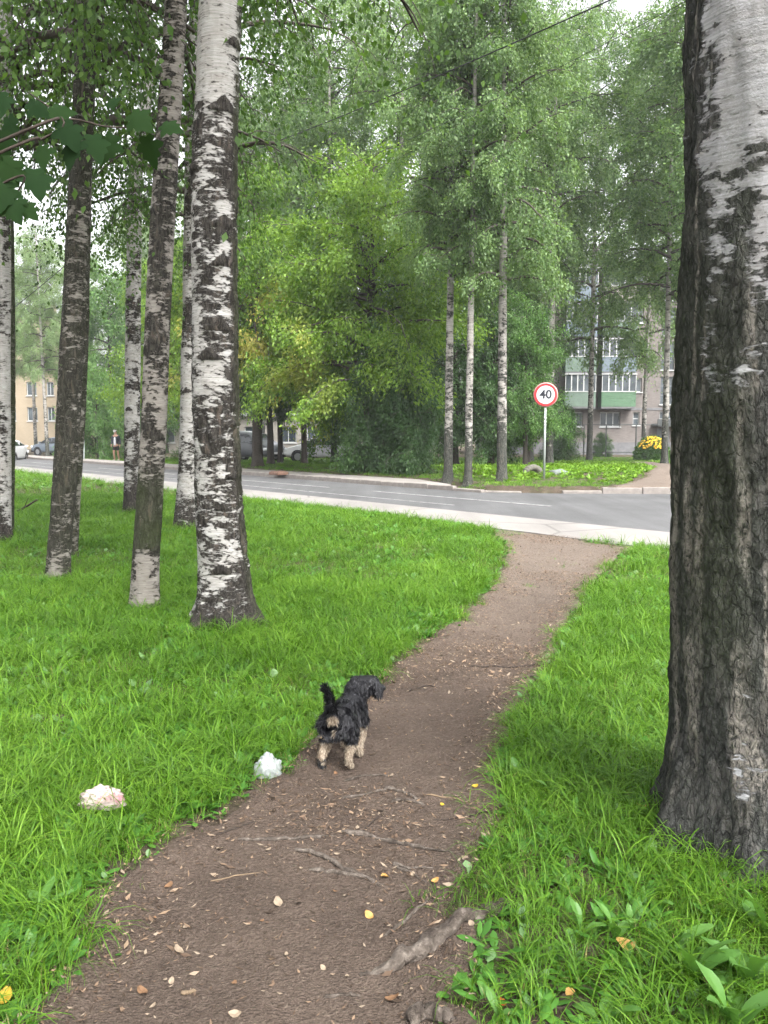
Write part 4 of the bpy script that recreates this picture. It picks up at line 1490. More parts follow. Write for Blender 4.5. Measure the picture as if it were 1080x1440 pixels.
def window(parent, a, b, c, d, y, depth, frame=M_WFRAME, cols=2, rows=1, sill=True, fw=0.07, curtain=False):
    """frame, panes and sill of one window in an opening (children of the building)"""
    mb = MB()
    yy = y + depth - 0.07
    mb.box(a, a + fw, yy, yy + .06, c, d).box(b - fw, b, yy, yy + .06, c, d)
    mb.box(a + fw, b - fw, yy, yy + .06, d - fw, d).box(a + fw, b - fw, yy, yy + .06, c, c + fw)
    for k in range(1, cols):
        xx = a + (b - a) * k / cols
        mb.box(xx - fw * .5, xx + fw * .5, yy + .002, yy + .058, c + fw, d - fw)
    for k in range(1, rows):
        zz = c + (d - c) * k / rows
        mb.box(a + fw, b - fw, yy + .004, yy + .056, zz - fw * .4, zz + fw * .4)
    w = mb.build('window', frame, parent)
    for i in range(cols):
        for j in range(rows):
            xa, xb = a + (b - a) * i / cols + fw * .4, a + (b - a) * (i + 1) / cols - fw * .4
            za, zb = c + (d - c) * j / rows + fw * .3, c + (d - c) * (j + 1) / rows - fw * .3
            MB().box(xa, xb, yy + .025, yy + .04, za, zb).build('pane', M_GLASS, w)
    if curtain:
        MB().box(a + fw, b - fw, yy + .2, yy + .22, c + fw, d - fw).build('curtain', M_CURTAIN, w)
    if sill:
        MB().box(a - .08, b + .08, y - .10, y + .02, c - .09, c - .003).build('sill', M_WFRAME, w)
    return w


# ---- the grey brick block on the right
BD = 66.0
k_ = FPX / BD
BX = lambda px: (px - 540) / k_
BZ = lambda py: CAM_H - (py - 612) / k_
block = thing('apartment_block', 'grey brick apartment block with green-clad balconies behind the trees', 'building', (0, BD, 0))
x0, x1, zt = BX(690), BX(1120), 14.6
z_gr = -0.4
ops, specs = [], []


def opn(pa, pb, ya, yb, **kw):
    o = (BX(pa), BX(pb), BZ(yb), BZ(ya))
    ops.append(o)
    specs.append((o, kw))


ST = 2.72          # storey
dz = ST * k_
for f_ in range(5):
    if f_:
        opn(925, 943, 531 - dz * (f_ - 1), 569 - dz * (f_ - 1), frame=M_GFRAME, cols=1, rows=3)
        opn(889, 899, 533 - dz * (f_ - 1), 552 - dz * (f_ - 1), frame=M_WFRAME, cols=1, rows=1)
        opn(960, 990, 531 - dz * (f_ - 1), 557 - dz * (f_ - 1), cols=2)
        opn(1010, 1040, 531 - dz * (f_ - 1), 557 - dz * (f_ - 1), cols=2)
        opn(700, 728, 531 - dz * (f_ - 1), 557 - dz * (f_ - 1), cols=3)
        opn(742, 770, 531 - dz * (f_ - 1), 557 - dz * (f_ - 1), cols=2)
    else:
        opn(925, 942, 579, 590, frame=M_WFRAME, cols=1)
        opn(842, 870, 580, 600, cols=3, rows=1, frame=M_WFRAME)
        opn(791, 818, 580, 600, cols=3, frame=M_WFRAME)
        opn(888, 897, 580, 598, cols=1, rows=2)
        opn(742, 770, 580, 600, cols=3)
        opn(700, 728, 580, 600, cols=3)
        opn(960, 990, 580, 600, cols=2)
wall_open(x0, x1, BZ(622), zt, 0, ops, 0.22).build('wall', M_BRICK, block)
for o_, kw in specs:
    window(block, *o_, 0, 0.22, **kw)
mb = MB()
mb.box(x0, x1, 0.23, 11, z_gr, zt - .01)
mb.build('core_wall', M_GFRAME, block)
mb = MB()
mb.box(x0, x1, -0.05, 0.22, z_gr, BZ(622))
mb.build('plinth', M_PLINTH, block)
MB().box(x0 - .3, x1 + .3, -0.5, 11.3, zt, zt + .35).build('roof', M_PLINTH, block)
MB().box(x0, x1, -0.04, -0.003, BZ(577), BZ(574)).build('belt_course', M_PLINTH, block)
# entrance
cn = MB().box(BX(914), BX(948), -1.5, -0.01, BZ(600), BZ(596)).box(BX(914), BX(948), -1.5, -1.4, BZ(596), BZ(590)).build('canopy', M_METAL, block)
dr = MB().box(BX(922), BX(938), -0.08, -0.02, z_gr + .15, BZ(603)).build('door', M_GFRAME, block)
MB().box(BX(936), BX(937), -0.13, -0.08, 0.7, 0.95).build('handle', M_WFRAME, dr)


def balcony(pa, pb, floor, clad, frame=M_WFRAME, seed=0):
    xa, xb = BX(pa), BX(pb)
    zb = BZ(573) + ST * (floor - 1)
    zp = zb + 1.15
    yo = -1.15
    b = MB().box(xa, xb, yo, -0.01, zb - .14, zb).build('balcony', M_PLINTH, block)
    n = 9
    for i in range(n):
        za = zb + 0.01 + i * (zp - zb) / n
        MB().box(xa, xb, yo - .02 - .006 * (i % 2), yo + .02, za, za + (zp - zb) / n - .012).build('slat', clad, b)
    for xs_ in (xa, xb - .04):
        MB().box(xs_, xs_ + .04, yo + .021, -0.01, zb + .003, zp).build('side_panel', clad, b)
    MB().box(xa - .03, xb + .03, yo - .05, yo + .05, zp + .002, zp + .07).build('rail', frame, b)
    zt_ = zb + 2.5
    MB().box(xa - .06, xb + .06, yo - .10, -0.01, zt_, zt_ + .07).build('balcony_roof', frame, b)
    m = 5
    fr = MB()
    for i in range(m + 1):
        xx = xa + (xb - xa) * i / m
        fr.box(max(xa, xx - .045), min(xb, xx + .045), yo - .03, yo + .03, zp + .072, zt_ - .002)
    fr.build('mullion', frame, b)
    for i in range(m):
        xq, xr = xa + (xb - xa) * i / m + .045, xa + (xb - xa) * (i + 1) / m - .045
        MB().box(xq, xr, yo - .008, yo + .008, zp + .075, zt_ - .004).build('pane', M_GLASS, b)
        if (i + seed) % 2:
            MB().box(xq + .02, xr - .02, yo + .2, yo + .22, zp + .2, zt_ - .05).build('curtain', M_CURTAIN, b)


balcony(838, 885, 1, M_GREEN, seed=0)
balcony(788, 830, 1, M_GREEN2, seed=1)
balcony(838, 885, 2, M_BLUE, seed=1)
balcony(788, 830, 2, M_GREEN2, seed=0)
balcony(838, 885, 3, M_GREEN2, seed=0)
balcony(788, 830, 3, M_BLUE, seed=1)
balcony(838, 885, 4, M_BEIGE, seed=0)
balcony(788, 830, 4, M_BLUE, seed=1)

# ---- ochre block far left
OD = 92.0
ko = FPX / OD
ox = lambda px: (px - 540) / ko
oz = lambda py: CAM_H - (py - 612) / ko
ochre = thing('apartment_block', 'ochre apartment block behind the pale birch stems at far left', 'building', (0, OD, 0))
ops2 = []
for f_ in range(5):
    for (a, b) in ((-95, -78), (-60, -43), (-25, -8), (12, 26), (42, 56), (70, 80)):
        ops2.append((ox(a), ox(b), oz(592) + 2.8 * f_, oz(592) + 2.8 * f_ + 1.5))
wall_open(ox(-120), ox(88), -0.4, 14.4, 0, ops2, 0.2).build('wall', M_OCHRE, ochre)
for o_ in ops2:
    window(ochre, *o_, 0, 0.2, cols=2)
MB().box(ox(-120), ox(88), .21, 11, -.4, 14.3).build('core_wall', M_OCHRE, ochre)
MB().box(ox(-120) - .3, ox(88) + .3, -.4, 11.3, 14.41, 14.8).build('roof', M_PLINTH, ochre)

# ---- low building behind the parked cars
LD = 72.0
kl_ = FPX / LD
low = thing('apartment_block', 'pale low building behind the parked cars', 'building', (0, LD, 0))
lx = lambda px: (px - 540) / kl_
ops3 = [(lx(a), lx(a + 22), 0.8, 2.2) for a in (225, 262, 300, 345, 395, 432, 480, 525, 570)]
wall_open(lx(200), lx(640), -0.5, 3.1, 0, ops3, .2).build('wall', M_BEIGE, low)
for o_ in ops3:
    window(low, *o_, 0, 0.2, cols=2)
MB().box(lx(200), lx(640), .21, 9, -.5, 3.0).build('core_wall', M_BEIGE, low)
MB().box(lx(200) - .2, lx(640) + .2, -.35, 9.3, 3.11, 3.4).build('roof', M_WFRAME, low)

# ---- metal frame (clothes-drying frame) before the brick block
fr = thing('drying_frame', 'dark metal drying frame standing before the brick block', 'frame', (0, 57.5, 0))
kf = FPX / 57.5
fx = lambda px: (px - 540) / kf
fz = CAM_H - (598 - 612) / kf
for p in (820, 851, 893, 935):
    MB().tube([(fx(p), 0, -.3), (fx(p), 0, fz)], .045, 8).build('post', M_METAL, fr)
for za in (fz + .03,):
    MB().tube([(fx(818), 0, za), (fx(937), 0, za)], .03, 6).build('top_rail', M_METAL, fr)
MB().tube([(fx(818), 0, .25), (fx(937), 0, .25)], .03, 6).build('lower_rail', M_METAL, fr)

# ---- flowering bush
fb = thing('flower_bush', 'round bush of orange-yellow flowers beside the path to the block', 'flowers', (*at_px(916, 50), Hs(*at_px(916, 50))))
rgf = np.random.default_rng(5)
u = rgf.normal(0, 1, (5200, 3))
u /= np.linalg.norm(u, axis=1)[:, None]
u[:, 2] = np.abs(u[:, 2])
Cc = u * np.array([1.05, .9, 1.35]) * rgf.uniform(.55, 1.05, (5200, 1)) + np.array([0, 0, .05])
v_, q_ = leaf_kites(rgf, Cc, u, 0.16, .5, .1)
link('foliage', np_mesh('foliage', v_, [q_], M_MID_LEAF, False), fb)
M_FLOWER = plain('yellow_petal', (0.75, 0.46, 0.03), 0.6, 0.25, 2)
mb = MB()
for i in range(170):
    w = rgf.normal(0, 1, 3)
    w /= np.linalg.norm(w)
    w[2] = abs(w[2]) + .25
    w[1] = -abs(w[1])
    w /= np.linalg.norm(w)
    c = Vector(w * np.array([1.1, .95, 1.42]) + (0, 0, .05))
    if c.z < .75 or c.x > .75:
        continue
    ax = Vector(w) + Vector(rgf.normal(0, .3, 3))
    uu = ax.normalized().orthogonal().normalized()
    ww = ax.normalized().cross(uu)
    ring = []
    for k in range(16):
        r = .085 if k % 2 else .05
        ring.append(c + (uu * math.cos(k * math.pi / 8) + ww * math.sin(k * math.pi / 8)) * r)
    mb.add(ring + [c + ax.normalized() * .03], [(k, (k + 1) % 16, 16) for k in range(16)])
mb.build('flower_heads', M_FLOWER, fb)
fb.children[1]['kind'] = 'stuff'

# ================================================================ speed limit sign
sx_, sy_ = G(765, 674, .15)[:2]
sg = thing('speed_limit_sign', 'round speed limit sign reading 40 on a grey pole', 'sign', (sx_, sy_, Hs(sx_, sy_)), R(-8))
M_POLE = plain('galvanised_pole', (0.36, 0.40, 0.39), 0.55, 0.18, 6, 0.4, 0.3)
M_SWHITE = plain('sign_white', (0.50, 0.50, 0.52), 0.45, 0.03, 3)
M_SRED = plain('sign_red', (0.42, 0.03, 0.035), 0.4, 0.1, 5)
M_SPINK = plain('sign_rim', (0.48, 0.24, 0.23), 0.45, 0.08, 5)
M_SBLACK = plain('sign_black', (0.02, 0.022, 0.03), 0.4, 0.1, 5)
ppm = FPX / sy_
zc = CAM_H - (556 - 612) / ppm - Hs(sx_, sy_)
rr_ = 17.0 / ppm
MB().tube([(0, 0, -.3), (0, 0, zc + rr_ * .5)], .032, 16).build('pole', M_POLE, sg, True)
for dzp, hh in ((0.62, .09), (0.80, .07), (0.9, .03)):
    MB().tube([(0, 0, zc - rr_ - dzp * .6), (0, 0, zc - rr_ - dzp * .6 + hh)], .0345, 16).build('sticker', M_SWHITE, sg, True)
pl = MB()
n_ = 48
pl.tube([(0, -.038, zc), (0, -.058, zc)], rr_, n_)
plate = pl.build('plate', M_SPINK, sg, True)
MB().disc((0, -.0605, zc), rr_ * .92, (0, -1, 0), n_, 0, rr_ * .74).build('red_ring', M_SRED, plate)
MB().disc((0, -.0600, zc), rr_ * .77, (0, -1, 0), n_).build('white_field', M_SWHITE, plate)


def text_obj(s, size, loc, rot, mat, parent, name, bold=0.012):
    cu = bpy.data.curves.new(name, 'FONT')
    cu.body = s
    cu.size = size
    cu.align_x = 'CENTER'
    cu.align_y = 'CENTER'
    cu.extrude = 0.001
    cu.offset = bold
    o = bpy.data.objects.new(name, cu)
    COL.objects.link(o)
    dg = bpy.context.evaluated_depsgraph_get()
    me = bpy.data.meshes.new_from_object(o.evaluated_get(dg))
    bpy.data.objects.remove(o)
    me.materials.clear()
    me.materials.append(mat)
    o2 = link(name, me, parent)
    o2.location = loc
    o2.rotation_euler = rot
    return o2


text_obj('40', rr_ * 0.98, (0, -.0625, zc), (R(90), 0, 0), M_SBLACK, plate, 'numerals', 0.008)
MB().box(-.06, .06, -.038, .04, zc - .15, zc - .11).box(-.06, .06, -.0385, .0405, zc + .06, zc + .10).build('clamp', M_POLE, sg)

# ---- half-buried tyre and stone at the sign's foot
M_TYRE = plain('old_rubber', (0.10, 0.095, 0.08), 0.9, 0.3, 12)
M_RUB = plain('tyre_rubber', (0.02, 0.02, 0.022), 0.8, 0.2, 12)
tx_, ty_ = G(749, 670, .15)[:2]
ty = thing('old_tyre', 'old ribbed tyre half buried in grass at the sign pole', 'tyre', (tx_, ty_, Hs(tx_, ty_)), R(25))
mb = MB()
vv, ff = [], []
nu, nvv = 40, 12
for i in range(nu + 1):
    a = math.pi * i / nu
    rib = 1 + (.20 if i % 4 < 2 else 0)
    for j in range(nvv):
        b = 2 * math.pi * j / nvv
        rr2 = .27 + .11 * math.cos(b) * rib
        vv.append((math.cos(a) * rr2, .13 * math.sin(b), math.sin(a) * rr2 * .82 - .05))
for i in range(nu):
    for j in range(nvv):
        ff.append((i * nvv + j, i * nvv + (j + 1) % nvv, (i + 1) * nvv + (j + 1) % nvv, (i + 1) * nvv + j))
MB().add(vv, ff).build('casing', M_TYRE, ty, True)
M_STONE = plain('grey_stone', (0.14, 0.16, 0.15), 0.9, 0.3, 9)


def rock(name, label, cat, x, y, size, seed, mat, squash=(1, 1, .6), rough=.35, sub=3, zoff=0.0, group=None):
    bm = bmesh.new()
    bmesh.ops.create_icosphere(bm, subdivisions=sub, radius=1)
    for v in bm.verts:
        n = mnoise.fractal(v.co * 1.3 + Vector((seed, 0, 0)), 1, 2, 4)
        v.co = v.co * (1 + rough * n)
        v.co = Vector((v.co.x * size * squash[0], v.co.y * size * squash[1], v.co.z * size * squash[2]))
    me = bpy.data.meshes.new(name)
    bm.to_mesh(me)
    bm.free()
    me.polygons.foreach_set('use_smooth', [True] * len(me.polygons))
    me.materials.append(mat)
    return tag(link(name, me, None, (x, y, Hs(x, y) + zoff)), label, cat, group)


qx, qy = G(786, 671, .15)[:2]
rock('stone', 'dark grey stone in the grass right of the sign pole', 'stone', qx, qy, .3, 3, M_STONE, (1, .7, .45))
dx_, dy_ = G(392, 667, .1)[:2]
dr_ = thing('drain_cover', 'rust-brown slab of a drain lying on the far pavement', 'drain', (dx_, dy_, 0.10), math.atan2(ALG[1], ALG[0]))
M_RUST = plain('rusty_iron', (0.17, 0.10, 0.075), 0.9, 0.3, 12)
MB().box(-.30, .30, -.22, .22, -.02, .09, 0, .015).build('frame', M_RUST, dr_)
for i in range(6):
    MB().box(-.24 + i * .085, -.24 + i * .085 + .045, -.17, .17, .092, .11).build('bar', M_RUST, dr_)

# ================================================================ overhead cables
M_CABLE = plain('cable', (0.03, 0.03, 0.032), 0.6, 0.1, 3)


def cable(label, a, b, sag, r):
    t = np.linspace(0, 1, 60)[:, None]
    P = np.array(a) * (1 - t) + np.array(b) * t
    P[:, 2] -= sag * 4 * (t * (1 - t))[:, 0]
    V, Q, _ = tube_np(P, r, 6, False)
    o = tag(link('overhead_cable', np_mesh('overhead_cable', V, [Q], M_CABLE)), label, 'cable', 'overhead cables')
    return o


def ext(p1, d1, p2, d2, f0, f1):
    A, B = AT(*p1, d1), AT(*p2, d2)
    return A + (B - A) * f0, A + (B - A) * f1


a, b = ext((340, 192), 24, (785, 0), 13, -1.2, 1.6)
cable('upper, thicker black overhead cable crossing the sky', a, b, 0.5, .012)
a, b = ext((590, 162), 18, (925, 0), 12, -1.6, 1.5)
cable('lower, thinner overhead cable nearer the right trunk', a, b, 0.4, .005)
a, b = ext((20, 420), 30, (245, 235), 17, -1, 1.0)
cable('thin overhead cable between the left birch trunks', a, b, 0.3, .012)

# ================================================================ vehicles
M_TYRE2 = M_RUB
M_RIM = plain('wheel_rim', (0.35, 0.36, 0.37), 0.35, 0.1, 5, 0.5, 0.8)
M_LAMP = plain('headlight_lens', (0.6, 0.62, 0.64), 0.15, 0.1, 5, 0.6)
M_TAIL = plain('tail_lens', (0.35, 0.02, 0.02), 0.2, 0.1, 5, 0.6)
M_CARGLASS = plain('car_glass', (0.012, 0.015, 0.018), 0.06, 0.2, 2, 0.7)
M_PLATE = plain('number_plate', (0.7, 0.7, 0.7), 0.5, 0.05, 5)


def paint(name, col):
    m, nt = new_mat(name)
    n = noise(nt, coords(nt), 3, 3)
    finish(nt, ramp(nt, n, [(0.3, tuple(c * .9 for c in col)), (0.7, col)]), 0.35, spec=0.5, **{'Coat Weight': 0.6, 'Coat Roughness': 0.08})
    return m


def car(label, col, x, y, rz, L=4.1, W=1.72, Ht=1.48, prof='hatch'):
    """front at +x; stations give belt and roof heights along the length"""
    t = thing('parked_car', label, 'car', (x, y, Hs(x, y) - 0.02), rz, 'cars parked beyond the verge')
    m = paint('paint_' + label[:12].replace(' ', '_'), col)
    h = L / 2
    if prof == 'hatch':
        st = [(-h, .45, .78, .84), (-h * .97, .30, .92, 1.00), (-h * .80, .25, .95, 1.30), (-h * .55, .22, .96, Ht - .02), (0, .22, .95, Ht), (h * .22, .22, .94, Ht - .10), (h * .52, .22, .93, .98), (h * .80, .24, .82, .84), (h * .95, .32, .70, .72), (h, .42, .62, .64)]
        gl = [(-h * .80, .98, 1.22), (-h * .52, .98, Ht - .12), (0, .97, Ht - .09), (h * .2, .97, Ht - .17), (h * .47, .97, 1.02)]
    else:
        st = [(-h, .45, .95, 1.30), (-h * .97, .30, 1.02, 1.60), (-h * .85, .25, 1.05, Ht - .06), (-h * .3, .22, 1.05, Ht), (h * .18, .22, 1.04, Ht - .06), (h * .32, .22, 1.03, Ht - .2), (h * .62, .22, 1.02, 1.08), (h * .86, .26, .92, .95), (h * .97, .32, .78, .80), (h, .42, .70, .72)]
        gl = [(-h * .84, 1.08, Ht - .25), (-h * .3, 1.08, Ht - .15), (h * .18, 1.07, Ht - .2), (h * .30, 1.07, Ht - .28), (h * .55, 1.07, 1.12)]
    V, F = [], []
    nr = 14
    for (xx, zb, zl, zr) in st:
        endf = 1 - 0.14 * max(0, abs(xx) / h - .75) / .25
        w = W / 2 * endf
        up = max(zr - zl, 0.02)
        ring = [(w * .88, zb), (w, zb + .12), (w * 1.0, (zb + zl) / 2), (w * .97, zl), (w * (.97 - .22 * min(1, up / .5)), zl + up * .85), (w * (.97 - .34 * min(1, up / .5)), zr), (w * .3, zr + .02)]
        ring = ring + [(-a, z) for a, z in ring[::-1]]
        V += [(xx, a, z) for a, z in ring]
    for i in range(len(st) - 1):
        for j in range(nr - 1):
            F.append((i * nr + j, i * nr + j + 1, (i + 1) * nr + j + 1, (i + 1) * nr + j))
        F.append((i * nr + nr - 1, i * nr, (i + 1) * nr, (i + 1) * nr + nr - 1))
    F.append(tuple(range(nr))[::-1])
    F.append(tuple(range((len(st) - 1) * nr, len(st) * nr)))
    me = bpy.data.meshes.new('body')
    me.from_pydata(V, [], F)
    me.materials.append(m)
    bm = bmesh.new()
    bm.from_mesh(me)
    bmesh.ops.recalc_face_normals(bm, faces=bm.faces)
    bm.to_mesh(me)
    bm.free()
    me.polygons.foreach_set('use_smooth', [True] * len(me.polygons))
    body = link('body', me, t)
    sb = body.modifiers.new('round', 'SUBSURF')
    sb.levels = sb.render_levels = 2
    # side glass
    for s in (1, -1):
        pts = []
        for (xx, z0, z1) in gl:
            pts.append((xx, z0, z1))
        nb = len(pts)
        y0 = lambda z: s * (W / 2 * .965 + .012 - .22 * W / 2 * min(1, max(0, z - .97) / .5) + 0.004)
        vs_ = [(p[0], y0(p[1]), p[1]) for p in pts] + [(p[0], y0(p[2]), p[2]) for p in pts]
        MB().add(vs_, [(i, i + 1, nb + i + 1, nb + i) for i in range(nb - 1)]).build('side_window', M_CARGLASS, t)
        MB().box(-.06, .0, s * (W / 2 - .09) - .02, s * (W / 2 - .09) + .02, gl[0][1], Ht - .13).build('pillar', m, t)
    # windscreen and rear glass
    a, b_ = (gl[-1][0] + .10, gl[-1][1] + .05), (gl[-2][0] + .10, gl[-2][2] + .10)
    MB().add([(a[0] + .05, -W * .40, a[1]), (a[0] + .05, W * .40, a[1]), (b_[0], W * .33, b_[1]), (b_[0], -W * .33, b_[1])], [(0, 1, 2, 3)]).build('windscreen', M_CARGLASS, t)
    ra, rb = gl[0][1] + .08, gl[0][2] + .06
    MB().add([(-h * .93 - .02, -W * .38, ra), (-h * .93 - .02, W * .38, ra), (-h * .80 - .03, W * .33, rb), (-h * .80 - .03, -W * .33, rb)], [(0, 1, 2, 3)]).build('rear_window', M_CARGLASS, t)
    for s in (1, -1):
        hl = MB().box(h * .86, h * .97, s * W * .40 - .16, s * W * .40 + .10, .62, .78, 0, .03).build('headlight', M_LAMP, t)
        tl_ = MB().box(-h * .99, -h * .93, s * W * .42 - .12, s * W * .42 + .07, .72, 1.0, 0, .02).build('tail_light', M_TAIL, t)
        MB().box(h * .42, h * .50, s * (W / 2 + .10) - .08, s * (W / 2 + .10) + .08, .98, 1.10, 0, .02).build('mirror', m, t)
        for wx in (-h * .60, h * .62):
            wy = s * (W / 2 - .08)
            mbw = MB()
            nn = 24
            prof_ = [(.20, -.09), (.29, -.095), (.315, -.07), (.315, .07), (.29, .095), (.20, .09)]
            VV = [(wx + r * math.cos(2 * math.pi * k / nn), wy + o, .315 + r * math.sin(2 * math.pi * k / nn)) for k in range(nn) for r, o in prof_]
            FF = [(k * 6 + j, k * 6 + (j + 1) % 6, ((k + 1) % nn) * 6 + (j + 1) % 6, ((k + 1) % nn) * 6 + j) for k in range(nn) for j in range(6)]
            wheel = MB().add(VV, FF).build('wheel', M_TYRE2, t, True)
            MB().tube([(wx, wy - .07, .315), (wx, wy + .07, .315)], .205, nn).build('rim', M_RIM, wheel)
            arch = MB()
            arch.disc((wx, s * (W / 2 + .004), .33), .37, (0, 1, 0), 24, 0, .31)
            arch.build('wheel_arch', M_RUB, t)
    MB().box(h + .0, h + .02, -.26, .26, .42, .53).build('number_plate', M_PLATE, t)
    MB().box(-h - .02, -h, -.26, .26, .62, .73).build('number_plate', M_PLATE, t)
    MB().box(h * .93, h * 1.015, -W * .40, W * .40, .28, .40, 0, .02).build('bumper', M_RUB, t)
    return t


car('white hatchback parked beyond the verge between the dark tree stems', (0.60, 0.61, 0.62), *at_px(450, 47), R(188), 4.2, 1.74, 1.46, 'hatch')
car('grey van parked beyond the verge right of the patterned birch', (0.085, 0.092, 0.105), *at_px(352, 48), R(-35), 4.3, 1.8, 1.75, 'van')
car('white car cut by the birch at the left edge', (0.62, 0.63, 0.64), *at_px(10, 50), R(100), 4.2, 1.72, 1.5, 'van')
car('blue-grey car half hidden by the leaning dark birch at left', (0.10, 0.125, 0.155), *at_px(84, 64), R(160), 4.2, 1.74, 1.46, 'hatch')
# thin post on the far left verge
px_, py_ = at_px(119, 47)
po = thing('marker_post', 'thin pale post at the far kerb left of the walker', 'post', (px_, py_, Hs(px_, py_)))
MB().tube([(0, 0, -.2), (0, 0, 1.75)], .05, 8).build('shaft', M_POLE, po, True)
MB().tube([(0, 0, 1.752), (0, 0, 1.80)], .056, 8).build('cap', M_POLE, po, True)
# ================================================================ person walking on the far pavement
def skin_body(name, verts, edges, radii, mat, parent, levels=2, root=0):
    me = bpy.data.meshes.new(name)
    me.from_pydata([tuple(v) for v in verts], edges, [])
    me.materials.append(mat)
    o = link(name, me, parent)
    sk = o.modifiers.new('skin', 'SKIN')
    sk.use_smooth_shade = True
    for i, r in enumerate(radii):
        r = r if isinstance(r, (tuple, list)) else (r, r)
        me.skin_vertices[0].data[i].radius = r
        me.skin_vertices[0].data[i].use_root = (i == root)
    sb = o.modifiers.new('sub', 'SUBSURF')
    sb.levels = sb.render_levels = levels
    return o


def bake(o):
    """apply the modifiers, return evaluated mesh"""
    bpy.context.view_layer.update()
    dg = bpy.context.evaluated_depsgraph_get()
    me = bpy.data.meshes.new_from_object(o.evaluated_get(dg))
    old = o.data
    o.modifiers.clear()
    o.data = me
    me.name = o.name
    return me


M_SKIN = plain('skin', (0.34, 0.20, 0.14), 0.6, 0.06, 6)
M_JACKET = plain('dark_jacket', (0.022, 0.026, 0.035), 0.85, 0.2, 10)
M_SHIRT = plain('white_shirt', (0.50, 0.50, 0.52), 0.8, 0.06, 10)
M_SHORTS = plain('black_shorts', (0.02, 0.02, 0.022), 0.85, 0.2, 10)
M_CAP = plain('white_cap', (0.48, 0.48, 0.48), 0.8, 0.06, 10)
M_SHOE = plain('pale_shoes', (0.42, 0.38, 0.36), 0.7, 0.1, 10)
wx_, wy_ = at_px(164, 46.5)
pe = thing('person', 'person in dark jacket, white shirt, dark shorts and pale cap walking on the far pavement', 'person', (wx_, wy_, Hs(wx_, wy_) if far_sd(np.array([wx_]), np.array([wy_]))[0] > 1.5 else 0.0), R(-12))
pv = [(0, 0, .88), (0, 0, 1.05), (0, .01, 1.30), (0, .01, 1.42), (0, -.01, 1.50), (0, -.02, 1.60), (0, -.02, 1.68),
      (-.09, 0, .84), (-.10, -.06, .46), (-.10, .02, .09), (-.10, -.10, .04),
      (.09, 0, .84), (.10, .05, .46), (.10, .14, .10), (.10, .05, .05),
      (-.18, .01, 1.38), (-.24, .02, 1.12), (-.22, -.10, .90), (-.21, -.14, .80),
      (.18, .01, 1.38), (.25, .03, 1.12), (.26, -.02, .88), (.26, -.05, .78)]
ed = [(0, 1), (1, 2), (2, 3), (3, 4), (4, 5), (5, 6), (0, 7), (7, 8), (8, 9), (9, 10), (0, 11), (11, 12), (12, 13), (13, 14), (3, 15), (15, 16), (16, 17), (17, 18), (3, 19), (19, 20), (20, 21), (21, 22)]
ra = [(.15, .10), (.13, .09), (.16, .10), (.10, .08), .055, .085, .07, .09, .06, .042, .035, .09, .06, .042, .035, .055, .045, .035, .03, .055, .045, .035, .03]
body = skin_body('body', pv, ed, ra, M_SKIN, pe)
bake(body)
# garments follow the body
jv = [(0, .01, .90), (0, .01, 1.05), (0, .015, 1.28), (0, .02, 1.42), (-.18, .015, 1.38), (-.24, .025, 1.12), (-.22, -.09, .92), (.18, .015, 1.38), (.25, .035, 1.12), (.26, -.01, .90)]
je = [(0, 1), (1, 2), (2, 3), (3, 4), (4, 5), (5, 6), (3, 7), (7, 8), (8, 9)]
bake(skin_body('jacket', jv, je, [(.19, .13), (.18, .125), (.20, .13), (.12, .10), .075, .065, .055, .075, .065, .055], M_JACKET, pe))
bake(skin_body('shirt', [(0, -.05, .86), (0, -.055, 1.1), (0, -.045, 1.36)], [(0, 1), (1, 2)], [(.085, .11), (.085, .11), (.06, .09)], M_SHIRT, pe))
bake(skin_body('shorts', [(0, 0, .92), (-.09, 0, .80), (-.105, -.035, .58), (.09, 0, .80), (.105, .03, .58)], [(0, 1), (1, 2), (0, 3), (3, 4)], [(.17, .12), .105, .10, .105, .10], M_SHORTS, pe))
bake(skin_body('cap', [(0, -.02, 1.66), (0, -.02, 1.715), (0, -.10, 1.665), (0, -.17, 1.655)], [(0, 1), (0, 2), (2, 3)], [(.095, .10), (.07, .075), (.07, .02), (.05, .012)], M_CAP, pe))
for fx_, fy_ in ((-.10, -.05), (.10, .09)):
    bake(skin_body('shoe', [(fx_, fy_ + .06, .045), (fx_, fy_ - .03, .045), (fx_, fy_ - .13, .035)], [(0, 1), (1, 2)], [(.05, .045), (.05, .045), (.042, .03)], M_SHOE, pe))
mbf = MB()
for s in (-.03, .03):
    mbf.box(s - .012, s + .012, -.108, -.098, 1.605, 1.615)
mbf.build('eyes', M_SHORTS, pe)

# ================================================================ the dog
M_DOGFUR, nt = new_mat('dog_fur')
at_ = nd(nt, 'Attribute', attribute_name='pale').outputs['Fac']
geo = nt.nodes.new('ShaderNodeNewGeometry')
nn_ = noise(nt, coords(nt), 60, 3)
blk = ramp(nt, geo.outputs['Random Per Island'], [(0.0, (0.005, 0.005, 0.006)), (0.7, (0.014, 0.014, 0.017)), (1.0, (0.055, 0.055, 0.062))])
crm = ramp(nt, geo.outputs['Random Per Island'], [(0.0, (0.13, 0.09, 0.06)), (0.5, (0.27, 0.215, 0.155)), (1.0, (0.40, 0.345, 0.275))])
v = mth(nt, 'ADD', at_, mth(nt, 'MULTIPLY', mth(nt, 'SUBTRACT', nn_, 0.5), 0.5))
finish(nt, mixc(nt, ramp(nt, v, [(0.42, 0.0), (0.58, 1.0)]), blk, crm), 0.5, spec=0.3)
M_NOSE = plain('dog_nose', (0.012, 0.012, 0.013), 0.3, 0.1, 30, 0.5)
M_EYE = plain('dog_eye', (0.01, 0.008, 0.006), 0.08, 0.1, 30, 0.6)

